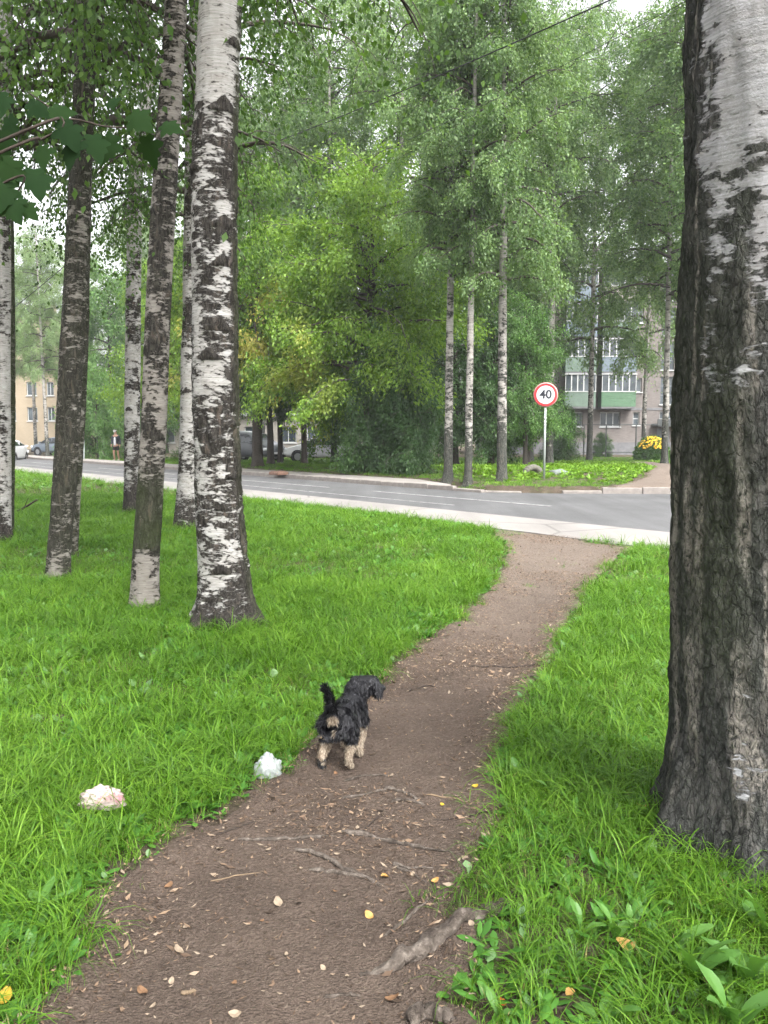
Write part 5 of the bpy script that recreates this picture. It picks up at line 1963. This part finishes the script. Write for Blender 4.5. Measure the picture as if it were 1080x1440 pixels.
# local frame: +x forward (nose), +y left, z up
hind = G(471, 1086)
HEAD_ANG = R(90 - 17)
dog = thing('dog', 'small shaggy black dog with cream legs walking away along the dirt path', 'dog', (hind[0], hind[1], Zpath(hind[0], hind[1]) - 0.004), HEAD_ANG)
D_ = [
    (0.02, 0, .236), (0.09, 0, .240), (0.18, 0, .232), (0.255, 0, .232),             # 0-3 spine: rump .. shoulders
    (0.305, -.008, .272), (0.345, -.026, .312),                                     # 4-5 neck, head base
    (0.376, -.050, .302), (0.408, -.078, .274), (0.424, -.092, .264),                # 6-8 skull front, muzzle, nose (head turned right)
    (-0.01, 0, .250), (-0.024, .005, .310), (-0.026, .016, .365), (-0.040, .036, .405),   # 9-12 tail
    (0.030, .052, .185), (0.048, .058, .125), (-0.022, .058, .070), (-0.010, .058, .014), (0.018, .058, .012),   # 13-17 hind left: hip, knee, hock, paw
    (0.040, -.052, .185), (0.075, -.058, .125), (0.020, -.058, .070), (0.045, -.058, .016), (0.072, -.058, .014),  # 18-22 hind right
    (0.245, .050, .165), (0.232, .052, .110), (0.260, .052, .055), (0.270, .052, .014), (0.295, .052, .012),  # 23-27 fore left
    (0.232, -.050, .165), (0.215, -.052, .110), (0.195, -.052, .055), (0.192, -.052, .016), (0.217, -.052, .013),  # 28-32 fore right
    (0.336, .022, .334), (0.322, .046, .300), (0.318, .052, .250),                  # 33-35 left ear
    (0.352, -.074, .332), (0.346, -.098, .298), (0.344, -.104, .250),               # 36-38 right ear
]
de = [(0, 1), (1, 2), (2, 3), (3, 4), (4, 5), (5, 6), (6, 7), (7, 8), (0, 9), (9, 10), (10, 11), (11, 12),
      (0, 13), (13, 14), (14, 15), (15, 16), (16, 17), (0, 18), (18, 19), (19, 20), (20, 21), (21, 22),
      (3, 23), (23, 24), (24, 25), (25, 26), (26, 27), (3, 28), (28, 29), (29, 30), (30, 31), (31, 32),
      (5, 33), (33, 34), (34, 35), (5, 36), (36, 37), (37, 38)]
dr = [(.054, .058), (.053, .058), (.057, .066), (.053, .064), .036, (.052, .050), (.050, .046), (.030, .028), .020,
      .022, .015, .013, .010,
      .046, .029, .0155, .015, .014, .046, .029, .0155, .015, .014,
      .036, .024, .0165, .0155, .014, .036, .024, .0165, .0155, .014,
      .016, (.026, .013), (.020, .011), .016, (.026, .013), (.020, .011)]
DS = 0.95
D_ = [tuple(c * DS for c in p) for p in D_]
dr = [tuple(c * DS for c in r) if isinstance(r, tuple) else r * DS for r in dr]
db = skin_body('body', D_, de, dr, M_DOGFUR, dog, 2, 1)
dme = bake(db)
nvd = len(dme.vertices)
co = np.empty(nvd * 3, np.float32)
dme.vertices.foreach_get('co', co)
co = co.reshape(-1, 3)
nrm = np.empty(nvd * 3, np.float32)
dme.vertices.foreach_get('normal', nrm)
nrm = nrm.reshape(-1, 3)


def pale_of(C):
    x, y, z = C[:, 0] / DS, C[:, 1] / DS, C[:, 2] / DS
    n = fbm(C[:, 0] * 22, C[:, 1] * 22, C[:, 2] * 22, 12, 3) - .5
    leg = sstep(.150, .105, z + .06 * n)
    black_hock = sstep(.05, .025, np.abs(z - .035)) * sstep(.035, .0, x) * 0.6 * (x < .05)
    rump = sstep(.030, .012, np.abs(y)) * sstep(.285, .262, z) * sstep(.175, .195, z) * sstep(.0, -.03, x)
    belly = sstep(.165, .150, z) * 0.5
    return np.clip(np.maximum(np.maximum(leg - black_hock, rump), belly * (x > .1)) + .5 * n * (leg > .3), 0, 1)


a = dme.attributes.new('pale', 'FLOAT', 'POINT')
a.data.foreach_set('value', pale_of(co).astype(np.float32))
# fur: many short locks lying back along the body
rgd = np.random.default_rng(9)
dme.calc_loop_triangles()
tri = np.array([t.vertices[:] for t in dme.loop_triangles])
A, B, C = co[tri[:, 0]], co[tri[:, 1]], co[tri[:, 2]]
area = np.linalg.norm(np.cross(B - A, C - A), axis=1)
nf = 30000
pk = rgd.choice(len(tri), nf, p=area / area.sum())
u, w = rgd.uniform(0, 1, nf), rgd.uniform(0, 1, nf)
fl = u + w > 1
u[fl], w[fl] = 1 - u[fl], 1 - w[fl]
Pf = A[pk] + (B - A)[pk] * u[:, None] + (C - A)[pk] * w[:, None]
Nf = nrm[tri[pk, 0]]
flow = np.tile(np.array([-0.6, 0, -0.75]), (nf, 1))
isleg = Pf[:, 2] < .15
flow[isleg] = (-.25, 0, -1)
tail = (Pf[:, 0] < -.005) & (Pf[:, 2] > .27)
flow[tail] = (-.7, 0.1, .55)
headm = (Pf[:, 0] > .285) & (Pf[:, 2] > .2)
flow[headm] = (-.2, .1, -1)
cl = np.stack([fbm(Pf[:, 0] * 30, Pf[:, 1] * 30, Pf[:, 2] * 30, 31 + k, 2) - .5 for k in range(3)], -1)
Df = flow + Nf * 0.55 + cl * 1.45 + rgd.normal(0, .18, (nf, 3))
Df /= np.linalg.norm(Df, axis=1)[:, None]
Lf = np.where(isleg, .011, np.where(tail, .026, np.where(headm, .018, .024))) * rgd.uniform(.6, 1.3, nf)
foot = Pf[:, 2] < .03
Lf[foot] = .009
S = np.cross(Df, Nf + rgd.normal(0, .3, (nf, 3)))
S /= np.linalg.norm(S, axis=1)[:, None] + 1e-9
Wf = 0.0016
mid = Pf + Df * Lf[:, None] * .5 + Nf * Lf[:, None] * .10
tip = Pf + Df * Lf[:, None] + np.array([0, 0, -.10]) * Lf[:, None]
tip[:, 2] = np.maximum(tip[:, 2], .003)
Vf = np.stack([Pf - S * Wf, Pf + S * Wf, mid + S * Wf * .9, mid - S * Wf * .9, tip], 1).reshape(-1, 3)
bq = np.arange(nf)[:, None] * 5
Qf = bq + np.array([0, 1, 2, 3])
Tf = bq + np.array([3, 2, 4])
link('fur', np_mesh('fur', Vf, [Qf, Tf], M_DOGFUR, True, {'pale': np.repeat(pale_of(Pf), 5)}), dog)['kind'] = 'stuff'


nz = np.array(D_[8]) + np.array([.007, -.006, .004])
bm = bmesh.new()
bmesh.ops.create_uvsphere(bm, u_segments=12, v_segments=8, radius=.012)
me = bpy.data.meshes.new('nose')
bm.to_mesh(me)
bm.free()
me.materials.append(M_NOSE)
link('nose', me, dog, tuple(nz))
for s in (1, -1):
    bm = bmesh.new()
    bmesh.ops.create_uvsphere(bm, u_segments=10, v_segments=8, radius=.006)
    me = bpy.data.meshes.new('eye')
    bm.to_mesh(me)
    bm.free()
    me.materials.append(M_EYE)
    pz = np.array(D_[6]) + np.array([.012 + .014 * s, -.014 + .018 * s, .010])
    link('eye', me, dog, tuple(pz))
# ================================================================ litter
def crumple(name, label, cat, px, py, w, h, mat, seed, depth=None, band=None, zoff=0.0):
    x, y = G(px, py)[:2]
    bm = bmesh.new()
    bmesh.ops.create_icosphere(bm, subdivisions=4, radius=1)
    for v in bm.verts:
        p = v.co.copy()
        n = mnoise.fractal(p * 1.1 + Vector((seed, 0, 0)), 1, 2, 3)
        c = mnoise.voronoi(p * 2.6 + Vector((seed, 3, 0)))[0]
        f = 1 + .30 * n + .34 * ((c[1] - c[0]) - .35)
        v.co = Vector((p.x * w * f, p.y * (depth or w * .8) * f, max(-.02, p.z * h * f)))
    me = bpy.data.meshes.new(name)
    bm.to_mesh(me)
    bm.free()
    me.polygons.foreach_set('use_smooth', [True] * len(me.polygons))
    me.materials.append(mat)
    return tag(link(name, me, None, (x, y, Hs(x, y) + zoff)), label, cat)


M_PLASTIC, nt = new_mat('thin_plastic')
p = nd(nt, 'BsdfPrincipled', {'Base Color': (0.34, 0.37, 0.365, 1), 'Roughness': 0.22, 'Specular IOR Level': 0.6})
tr = nd(nt, 'BsdfTransparent', {'Color': (.9, .95, .93, 1)})
fcr = ramp(nt, noise(nt, coords(nt), 18, 3), [(.35, .15), (.65, .5)])
mx_ = nd(nt, 'MixShader', {0: fcr, 1: p.outputs[0], 2: tr.outputs[0]})
nt.links.new(mx_.outputs[0], nt.nodes.new('ShaderNodeOutputMaterial').inputs[0])
M_PAPER, nt = new_mat('printed_paper')
c = coords(nt)
n1 = noise(nt, c, 16, 3)
n2 = noise(nt, coords(nt, (30, 30, 60)), 1.0, 2)
col = ramp(nt, n1, [(.42, (0.40, 0.35, 0.32)), (.55, (0.37, 0.29, 0.27)), (.68, (0.30, 0.14, 0.16))])
col = mixc(nt, ramp(nt, n2, [(.60, 0.0), (.66, .7)]), col, (0.12, 0.06, 0.07))
finish(nt, col, .7, n1, .4, .01, .3)
crumple('plastic_bag', 'crumpled clear white plastic bag in the grass at the path edge', 'bag', 377, 1090, .066, .085, M_PLASTIC, 3.3)
crumple('paper_bag', 'crumpled pinkish printed paper bag lying in the grass at left', 'litter', 143, 1148, .088, .045, M_PAPER, 7.7, .065, None, .07)
crumple('food_wrapper', 'scrap of orange and grey wrapper in the grass at the bottom', 'litter', 705, 1412, .012, .012, plain('orange_wrapper', (0.62, 0.10, 0.04), .4, .3, 90), 2.2)

# ================================================================ exposed roots and sticks
M_ROOT, nt = new_mat('root_bark')
c = coords(nt)
n = noise(nt, c, 45, 5, .65)
n2 = noise(nt, c, 9, 4)
col = mixc(nt, .5, ramp(nt, n, [(.38, (0.016, 0.013, 0.011)), (.52, (0.075, 0.062, 0.052)), (.66, (0.22, 0.19, 0.165))]), ramp(nt, n2, [(.35, (0.045, 0.034, 0.027)), (.65, (0.15, 0.125, 0.105))]))
finish(nt, col, .9, n, 1.0, .012, .2)
M_STICK = plain('dead_twig', (0.042, 0.032, 0.026), .9, .3, 40)
M_STICKL = plain('pale_twig', (0.18, 0.13, 0.085), .9, .25, 40)


def root(name, label, cat, pts, w0, w1, mat, lift=0.3, seed=0, group=None, nseg=10, lump=.25):
    """ground-hugging tube through picture points; w in metres"""
    rr = np.random.default_rng(seed)
    P = []
    for q in pts:
        g = G(q[0], q[1])
        P.append((g[0], g[1]))
    NR = 90 if w1 > .011 else 26
    nseg = 18 if w1 > .011 else nseg
    P = resample(np.array(P), NR)
    zz = ZP(P[:, 0], P[:, 1])
    tt_ = np.arange(NR) * 25 / (NR - 1)
    rad = np.linspace(w0, w1, NR) * (1 + lump * (fbm(tt_ * .55, seed, 0, seed, 3) - .5) * 2)
    rad *= (.3 + .7 * sstep(25, 19, tt_)) * (.55 + .45 * sstep(0, 2, tt_))
    C3 = np.column_stack([P, zz + rad * lift])
    C3[:, 2] += .5 * rad * (fbm(tt_ * .4, seed + 9, 0, seed, 2) - .5) - .9 * rad * sstep(20, 25, tt_)
    side_ = np.column_stack([-(np.gradient(P[:, 1])), np.gradient(P[:, 0])])
    side_ /= np.linalg.norm(side_, axis=1)[:, None] + 1e-9
    C3[:, :2] += side_ * (1.6 * rad * (fbm(tt_ * .5, seed + 4, 0, seed, 2) - .5))[:, None]
    b = C3[0].copy()
    V, Q, caps = tube_np(C3 - b, rad, nseg)
    V = V + (fbm(V[:, 0] * 110, V[:, 1] * 110, V[:, 2] * 110, seed + 2, 2) - .5)[:, None] * np.array([.3, .3, .5]) * max(w0, w1) * (NR > 30)
    V = V + (fbm(V[:, 0] * 40, V[:, 1] * 40, V[:, 2] * 40, seed, 2) - .5)[:, None] * np.array([.45, .45, .7]) * max(w0, w1)
    me = np_mesh(name, V, [Q], mat)
    return tag(link(name, me, None, tuple(b)), label, cat, group)


GRT = 'tree roots showing through the dirt path'
rt = [
    ([(752, 1268), (715, 1283), (672, 1297), (625, 1318), (585, 1338), (545, 1352), (505, 1362)], .011, .021, 'thick knotted root running from the grass into the path, lower right'),
    ([(745, 1262), (700, 1276), (672, 1290), (640, 1308), (600, 1338), (560, 1345)], .012, .012, 'thinner root running along the upper side of the big knotted root'),
    ([(480, 1170), (520, 1172), (560, 1182), (610, 1196), (650, 1208)], .009, .004, 'long thin root across the path just below the middle'),
    ([(415, 1196), (455, 1204), (490, 1222), (540, 1242)], .008, .007, 'forked dark root left of the yellow leaf on the path, upper arm'),
    ([(435, 1222), (470, 1224), (505, 1230), (538, 1245)], .007, .005, 'forked dark root left of the yellow leaf on the path, lower arm'),
    ([(484, 1099), (520, 1092), (552, 1094)], .006, .003, 'thin curved root just behind the dog'),
    ([(482, 1121), (520, 1118), (548, 1112), (558, 1104)], .006, .003, 'dark thin root below the dog with an upturned end'),
    ([(540, 1112), (570, 1117), (598, 1130)], .007, .005, 'short root right of the dark upturned one'),
    ([(550, 1130), (575, 1127), (598, 1131)], .007, .005, 'short flat root right of the dark upturned one, lower'),
    ([(553, 1208), (575, 1219), (610, 1222)], .006, .004, 'small root forking in the middle of the path, upper prong'),
    ([(553, 1210), (580, 1228), (602, 1246)], .005, .003, 'small root forking in the middle of the path, lower prong'),
    ([(600, 1272), (570, 1290), (545, 1306), (535, 1310)], .005, .003, 'slender dark root beside the grass tuft in the path'),
    ([(335, 1178), (390, 1180), (440, 1178), (475, 1173)], .005, .006, 'thin root joining the long root from the left'),
    ([(575, 1436), (597, 1428), (622, 1436), (640, 1446)], .016, .014, 'rounded root knuckle at the bottom edge of the path'),
    ([(455, 1394), (485, 1390), (512, 1388)], .005, .003, 'thin root near the bottom of the path'),
]
for k, (pts, a, b, lab) in enumerate(rt):
    root('exposed_root', lab, 'root', pts, a * 1.15, b * 1.15, M_ROOT, .5, 40 + k, GRT, lump=.45)
GTW = 'fallen twigs on the path'
tw = [
    ([(600, 1119), (640, 1126), (664, 1136)], .004, .002, 'pale bent twig near the right edge of the path', M_STICKL),
    ([(610, 1152), (650, 1152), (700, 1153)], .004, .003, 'dark straight twig near the right grass edge', M_STICK),
    ([(296, 1234), (330, 1229), (372, 1221)], .003, .002, 'long pale straw on the left half of the path', M_STICKL),
    ([(304, 1176), (335, 1166), (362, 1155)], .004, .003, 'dark stick lying at the left grass edge', M_STICK),
    ([(505, 1170), (525, 1155), (535, 1146)], .004, .002, 'thin twig slanting up from the long root', M_STICK),
    ([(254, 1391), (268, 1387), (277, 1384)], .006, .005, 'short pale stick near the bottom left of the path', M_STICKL),
    ([(720, 962), (745, 958), (768, 950)], .006, .004, 'dark stick across the path beyond the dog', M_STICK),
    ([(575, 968), (600, 962), (622, 964)], .005, .003, 'dark stick at the left edge beyond the dog', M_STICK),
    ([(770, 700 + 238), (700, 935), (640, 933)], .006, .004, 'long dark root-like stick crossing the far half of the path', M_STICK),
]
for k, (pts, a, b, lab, m_) in enumerate(tw):
    root('twig', lab, 'twig', pts, a, b, m_, .6, 80 + k, GTW, 6, .15)
# broken black branch sticking out of the far lawn, left
b0 = AT(14, 722, 15.2)
b0[2] = Hs(b0[0], b0[1])
tp_ = AT(52, 703, 15.2)
tp2 = AT(40, 700, 15.2)
br = thing('broken_branch', 'black broken branch sticking up from the lawn by the left edge', 'branch', tuple(b0))
MB().tube(resample([(0, 0, -.03), tuple((tp_ - b0) * .5 + np.array([0, 0, -.02])), tuple(tp_ - b0)], 8), np.linspace(.026, .014, 8), 7).build('stem', M_STICK, br, True)
MB().tube([tuple((tp_ - b0) * .55), tuple(tp2 - b0)], [.009, .004], 5).build('side_twig', M_STICK, br, True)
root('fallen_branch', 'rotting pale branch lying in the thin grass at left', 'branch', [(24, 1014), (60, 1012), (100, 1009)], .022, .016, M_ROOT, .6, 131)
root('fallen_branch', 'dark thin branch in the lawn above the rotting one', 'branch', [(70, 990), (90, 980), (112, 971)], .008, .006, M_STICK, 1.2, 132)


# ================================================================ fallen leaves on path and lawn
def leaf_mesh(name, mat, l, w, curl, seed):
    rr = random.Random(seed)
    V, F = [], []
    m = 6
    for k in range(m):
        t = k / (m - 1)
        wd = w * math.sin(math.pi * (.06 + .9 * t)) ** .8 * .5
        z = curl * l * ((t - .5) ** 2) * 1.5
        zz = curl * l * .25
        V += [((t - .5) * l, -wd, z + zz * rr.uniform(.3, 1)), ((t - .5) * l, 0, z), ((t - .5) * l, wd, z + zz * rr.uniform(.3, 1))]
    for k in range(m - 1):
        a = 3 * k
        F += [(a, a + 3, a + 4, a + 1), (a + 1, a + 4, a + 5, a + 2)]
    me = bpy.data.meshes.new(name)
    me.from_pydata(V, [], F)
    me.materials.append(mat)
    return me


M_LPALE = plain('pale_dry_leaf', (0.25, 0.195, 0.14), .7, .25, 60)
M_LBROWN = plain('brown_dry_leaf', (0.17, 0.095, 0.05), .7, .25, 60)
M_LYEL = plain('yellow_leaf', (0.40, 0.27, 0.03), .6, .2, 60)
M_LOCH = plain('ochre_leaf', (0.38, 0.22, 0.07), .6, .2, 60)
LM = {'pale': [leaf_mesh('fallen_leaf', M_LPALE, .032, .022, .35, k) for k in range(3)], 'brown': [leaf_mesh('fallen_leaf', M_LBROWN, .032, .022, .45, 9 + k) for k in range(3)],
      'yellow': [leaf_mesh('fallen_leaf', M_LYEL, .034, .026, .35, 20)], 'ochre': [leaf_mesh('fallen_leaf', M_LOCH, .034, .026, .4, 30)]}
rl = random.Random(17)
BASE = {}


def fallen(px, py, kind, s, label, group=None):
    g = G(px, py)
    on = float(sdist(np.array([g[0]]), np.array([g[1]]), PATH)[0]) < 0
    z = Zpath(g[0], g[1]) + (.004 if on else .035)
    me = rl.choice(LM[kind])
    o = link('fallen_leaf', me, None, (g[0], g[1], z))
    o.rotation_euler = (rl.uniform(-.35, .35), rl.uniform(-.35, .35), rl.uniform(0, 6.28))
    o.scale = (s, s, s)
    return tag(o, label, 'leaf', group)


GSL = 'fallen leaves on the path'
for (px, py, kd, s, lab) in [
    (541, 1232, 'ochre', 1.1, 'curled yellow leaf beside the forked roots on the path'),
    (519, 1281, 'ochre', .95, 'small orange-yellow leaf below the forked roots on the path'),
    (391, 1266, 'pale', 1.3, 'pale leaf lying alone on the left half of the path'),
    (309, 1192, 'pale', 1.0, 'round pale leaf at the upper left of the near path'),
    (251, 1325, 'pale', 1.2, 'pale oblong chip standing out on the lower left path'),
    (663, 1331, 'pale', .8, 'small white leaf beside the thick knotted root'),
    (200, 1388, 'brown', 1.2, 'tan leaf near the bottom left edge of the path'),
    (330, 1422, 'pale', 1.0, 'pale leaf at the bottom centre of the path'),
    (237, 1242, 'brown', 1.1, 'tan leaf by the left grass edge'),
    (878, 1348, 'ochre', 1.7, 'large tan leaf lying in the right-hand grass'),
    (6, 1418, 'yellow', 1.6, 'bright yellow leaf at the bottom left corner'),
    (802, 1418, 'ochre', 1.0, 'tan leaf on the bare patch at the bottom right'),
    (902, 1166, 'ochre', 1.5, 'yellowed leaf at the foot of the old thick birch'),
    (997, 1398, 'brown', 1.2, 'brown leaf among the broad weeds at the bottom right'),
    (668, 1115, 'yellow', .8, 'small yellow leaf in the tuft at the right path edge'),
    (622, 1133, 'yellow', .6, 'tiny yellow leaf on the path by the pale twig'),
    (612, 1247, 'ochre', .8, 'tan leaf at the tip of the small forked root'),
    (552, 1396, 'brown', 1.2, 'curled tan leaf near the bottom of the path')]:
    fallen(px, py, kd, s, lab)
for k in range(46):
    while True:
        py = 930 + 480 * rl.random() ** 1.2
        px = rl.uniform(200, 760)
        g = G(px, py)
        if float(sdist(np.array([g[0]]), np.array([g[1]]), PATH)[0]) < -.03:
            break
    fallen(px, py, rl.choice(['pale', 'pale', 'brown']), rl.uniform(.35, .75), 'small dry leaf lying on the trodden dirt path', GSL)

# fine litter: chips, needles and grit nobody could count
rg2 = np.random.default_rng(23)
n_ = 230000
x, y = rg2.uniform(-1.6, 3.2, n_), rg2.uniform(1.2, 12, n_)
sdp = sdist(x, y, PATH)
dens = .12 + .75 * sstep(.48, .66, fbm(x * 1.3, y * 1.3, 0, 3, 3)) + .5 * sstep(-.25, 0, sdp) + .5 * np.exp(-((y - 5.1) / .35) ** 2)
keep = (sdp < .06) & (rg2.uniform(0, 1, n_) < dens)
x, y = x[keep], y[keep]
n_ = len(x)
Cc = np.stack([x, y, ZP(x, y) + .004], -1)
az = rg2.uniform(0, 6.28, n_)
D = np.stack([np.cos(az), np.sin(az), rg2.normal(0, .25, n_)], -1)
L = (rg2.uniform(.003, .010, n_) * np.where(rg2.uniform(0, 1, n_) < .12, 2.2, 1))[:, None]
S = np.stack([-np.sin(az), np.cos(az), rg2.normal(0, .3, n_)], -1) * L * rg2.uniform(.12, .5, n_)[:, None]
Vv = np.stack([Cc - D * L, Cc - S, Cc + D * L + [0, 0, .004], Cc + S], 1).reshape(-1, 3)
M_LITTER, nt = new_mat('path_litter')
geo = nt.nodes.new('ShaderNodeNewGeometry')
finish(nt, ramp(nt, geo.outputs['Random Per Island'], [(0, (0.04, 0.028, 0.02)), (.5, (0.12, 0.08, 0.055)), (.8, (0.26, 0.18, 0.12)), (.95, (0.27, 0.215, 0.16))]), .85, spec=.2)
tag(link('path_litter', np_mesh('path_litter', Vv, [np.arange(4 * n_).reshape(n_, 4)], M_LITTER, False)), 'scattered bark chips and leaf crumbs on the path', 'litter', None, 'stuff')

# ================================================================ broad-leaved plants near the camera
M_DOCK = leaf_mat('dock_leaf', (0.060, 0.150, 0.030), (0.095, 0.215, 0.045), (0.15, 0.29, 0.07), .3, .4)


def dock_leaf(rr, L, W, up, curl):
    V, Q = [], []
    m = 10
    p = np.zeros(3)
    for k in range(m):
        t = k / (m - 1)
        a = up - curl * t
        dv = np.array([math.cos(a), 0, math.sin(a)])
        if k:
            p = p + dv * L / (m - 1)
        st = .22
        prof = .07 if t < st else (math.sin(math.pi * min(.985, (t - st) / (1 - st) * .93 + .055)) ** .65) * (1 + .10 * math.sin(t * 26 + rr.random() * 2))
        nv = np.array([-math.sin(a), 0, math.cos(a)])
        for j in (-1, -.5, 0, .5, 1):
            V.append(p + np.array([0, 1, 0]) * W * .5 * prof * j + nv * W * .16 * prof * (abs(j) ** 1.4) + nv * .004 * math.sin(9 * t + 4 * j))
    for k in range(m - 1):
        for j in range(4):
            a = 5 * k + j
            Q.append((a, a + 5, a + 6, a + 1))
    return np_mesh('leaf', np.array(V), [np.array(Q)], M_DOCK)


rdk = random.Random(5)
DOCK = [dock_leaf(rdk, L, W, up, cu) for (L, W, up, cu) in ((.17, .052, 1.25, 1.0), (.14, .048, 1.05, 1.1), (.19, .055, 1.35, .8), (.12, .045, .8, .9), (.15, .05, .95, 1.3))]
GDK = 'broad-leaved weeds growing near the camera'
dk = [(975, 1385, 7, 1.0, 'broad-leaved weed with mottled leaves below the old birch'), (1052, 1395, 7, 1.05, 'broad-leaved weed cut by the right edge below the old birch'),
      (1030, 1455, 7, 1.0, 'lowest broad-leaved weed in the bottom right corner'), (945, 1345, 4, .8, 'small broad-leaved weed left of the mottled one'),
      (1075, 1330, 5, .95, 'broad-leaved weed close to the trunk at the right edge'), (865, 1330, 4, .7, 'small pale broad-leaved weed in the grass left of the old birch'),
      (735, 1258 + 2, 3, .55, 'little broad-leaved sprout above the thick knotted root'), (820, 1320, 3, .6, 'broad-leaved sprout in the grass right of the knotted root'),
      (780, 1130, 4, .7, 'broad-leaved weed at the right grass edge beside the path'), (850, 1450, 5, .7, 'broad-leaved weed at the bottom edge right of centre'),
      (920, 1290, 4, .7, 'broad-leaved weed at the left foot of the old birch'), (60, 1290, 5, .7, 'broad-leaved weed in the grass at the lower left'),
      (700, 1436, 4, .45, 'tiny broad-leaved sprout by the orange wrapper')]
for (px, py, n, s, lab) in dk:
    s *= 0.95
    g = G(px, py)
    t = thing('broadleaf_weed', lab, 'weed', (g[0], g[1], Hs(g[0], g[1])), rdk.uniform(0, 6), GDK)
    t.scale = (s, s, s)
    for k in range(n):
        o = link('leaf', rdk.choice(DOCK), t)
        o.rotation_euler = (rdk.uniform(-.2, .2), rdk.uniform(-.25, .25), k * 2.4 + rdk.uniform(-.4, .4))
        o.location = (rdk.uniform(-.012, .012), rdk.uniform(-.012, .012), 0)

# ================================================================ maple sapling whose branch reaches in at the upper left
M_MAPFG = leaf_mat('sapling_leaf', (0.010, 0.024, 0.011), (0.018, 0.040, 0.016), (0.034, 0.068, 0.019), .45, .85, None, .05)


def maple_leaf():
    """five-lobed leaf, stalk at the origin, blade along +x, gently cupped"""
    half = [(0, 0.0), (-.06, .16), (.02, .30), (.16, .22), (.14, .34), (.26, .52), (.36, .46), (.42, .30), (.60, .34), (.66, .20), (.82, .14), (1.0, 0)]
    zf = lambda x_, y_: -.55 * y_ * y_ + .10 * abs(y_) - .16 * x_ * x_
    out_ = half + [(a_, -b_) for a_, b_ in half[-2:0:-1]]
    V3, F = [], []
    n = len(out_)
    for t in (1.0, .5):
        for (x_, y_) in out_:
            xx, yy = .22 + (x_ - .22) * t, y_ * t
            V3.append((xx, yy, zf(xx, yy)))
    V3.append((.22, 0, zf(.22, 0)))
    for i in range(n):
        j = (i + 1) % n
        F += [(i, j, n + j, n + i), (n + i, n + j, 2 * n)]
    F2, F3 = [], []
    me = bpy.data.meshes.new('leaf')
    me.from_pydata([tuple(.12 * c for c in v) for v in V3], [], F + F2 + F3)
    me.materials.append(M_MAPFG)
    bm = bmesh.new()
    bm.from_mesh(me)
    bmesh.ops.remove_doubles(bm, verts=bm.verts, dist=.0005)
    bm.to_mesh(me)
    bm.free()
    me.polygons.foreach_set('use_smooth', [True] * len(me.polygons))
    return me


LEAF = maple_leaf()
sb_ = np.array([-1.45, 1.75, 0.0])
sb_[2] = Hs(sb_[0], sb_[1])
sap = thing('maple_sapling', 'maple sapling with broad dark leaves reaching in at the upper left', 'sapling', tuple(sb_))
MB().tube(resample([(0, 0, -.1), (.03, .02, 1.0), (.02, .05, 1.9), (.06, .08, 2.7)], 16), np.linspace(.022, .008, 16), 8).build('trunk', M_LIMB, sap, True)


def sap_branch(pts, d, start):
    P = [np.array(start)] + [AT(px, py, dd) - sb_ for (px, py, dd) in pts]
    C3 = resample(np.array(P), 20)
    MB().tube(C3, np.linspace(.0045, .0012, 20), 6).build('branch', M_STICK, sap, True)
    return C3


sap_branch([(0, 215, 1.75), (60, 195, 1.8), (90, 170, 1.8), (40, 130, 1.85)], 1.8, (.02, .05, 1.75))
sap_branch([(20, 190, 1.75), (95, 168, 1.85), (150, 178, 1.9), (215, 180, 1.95)], 1.8, (.02, .05, 1.8))
sap_branch([(0, 260, 1.7), (15, 290, 1.72)], 1.8, (.02, .05, 1.6))
rsl = random.Random(12)
for (px, py, dd, s, ang) in [(88, 172, 1.8, .9, -60), (105, 195, 1.82, .95, -100), (130, 190, 1.85, .85, -70), (160, 190, 1.9, .9, -120), (185, 160, 1.92, .9, -40), (205, 192, 1.95, .9, -80), (228, 176, 1.96, .75, -20),
                             (20, 225, 1.72, .95, -110), (48, 238, 1.74, .95, -70), (8, 255, 1.7, .9, -95), (12, 280, 1.7, .8, -60), (30, 288, 1.71, .6, -40), (5, 185, 1.78, .9, -100), (20, 165, 1.8, .8, -130),
                             (40, 145, 1.85, .7, -30), (0, 130, 1.85, .8, -80), (70, 158, 1.8, .7, 10), (150, 150, 1.9, .5, 30), (60, 205, 1.76, .7, -85)]:
    o = link('leaf', LEAF, sap)
    q = AT(px, py, dd) - sb_
    o.location = tuple(q)
    # blade hangs from its stalk, facing roughly the viewer
    a = R(ang)
    xdir = Vector((math.cos(a), rsl.uniform(-.5, .3), math.sin(a))).normalized()
    nrm_ = Vector((rsl.uniform(-.5, .5), -1, rsl.uniform(.2, .9)))
    ydir = nrm_.cross(xdir).normalized()
    zdir = xdir.cross(ydir)
    o.rotation_euler = Matrix((xdir, ydir, zdir)).transposed().to_euler()
    s *= .68
    o.scale = (s, s, s)
# ================================================================ thin haze volume added to imitate the milky veil of lens glare
m, nt = new_mat('glare_veil')
vol = nt.nodes.new('ShaderNodeVolumePrincipled')
vol.inputs['Color'].default_value = (0.93, 0.96, 1.0, 1)
vol.inputs['Density'].default_value = 0.0008
vol.inputs['Anisotropy'].default_value = 0.2
nt.links.new(vol.outputs[0], nt.nodes.new('ShaderNodeOutputMaterial').inputs['Volume'])
tag(MB().box(-150, 150, -40, 170, -1.5, 30).build('haze', m), kind='stuff')
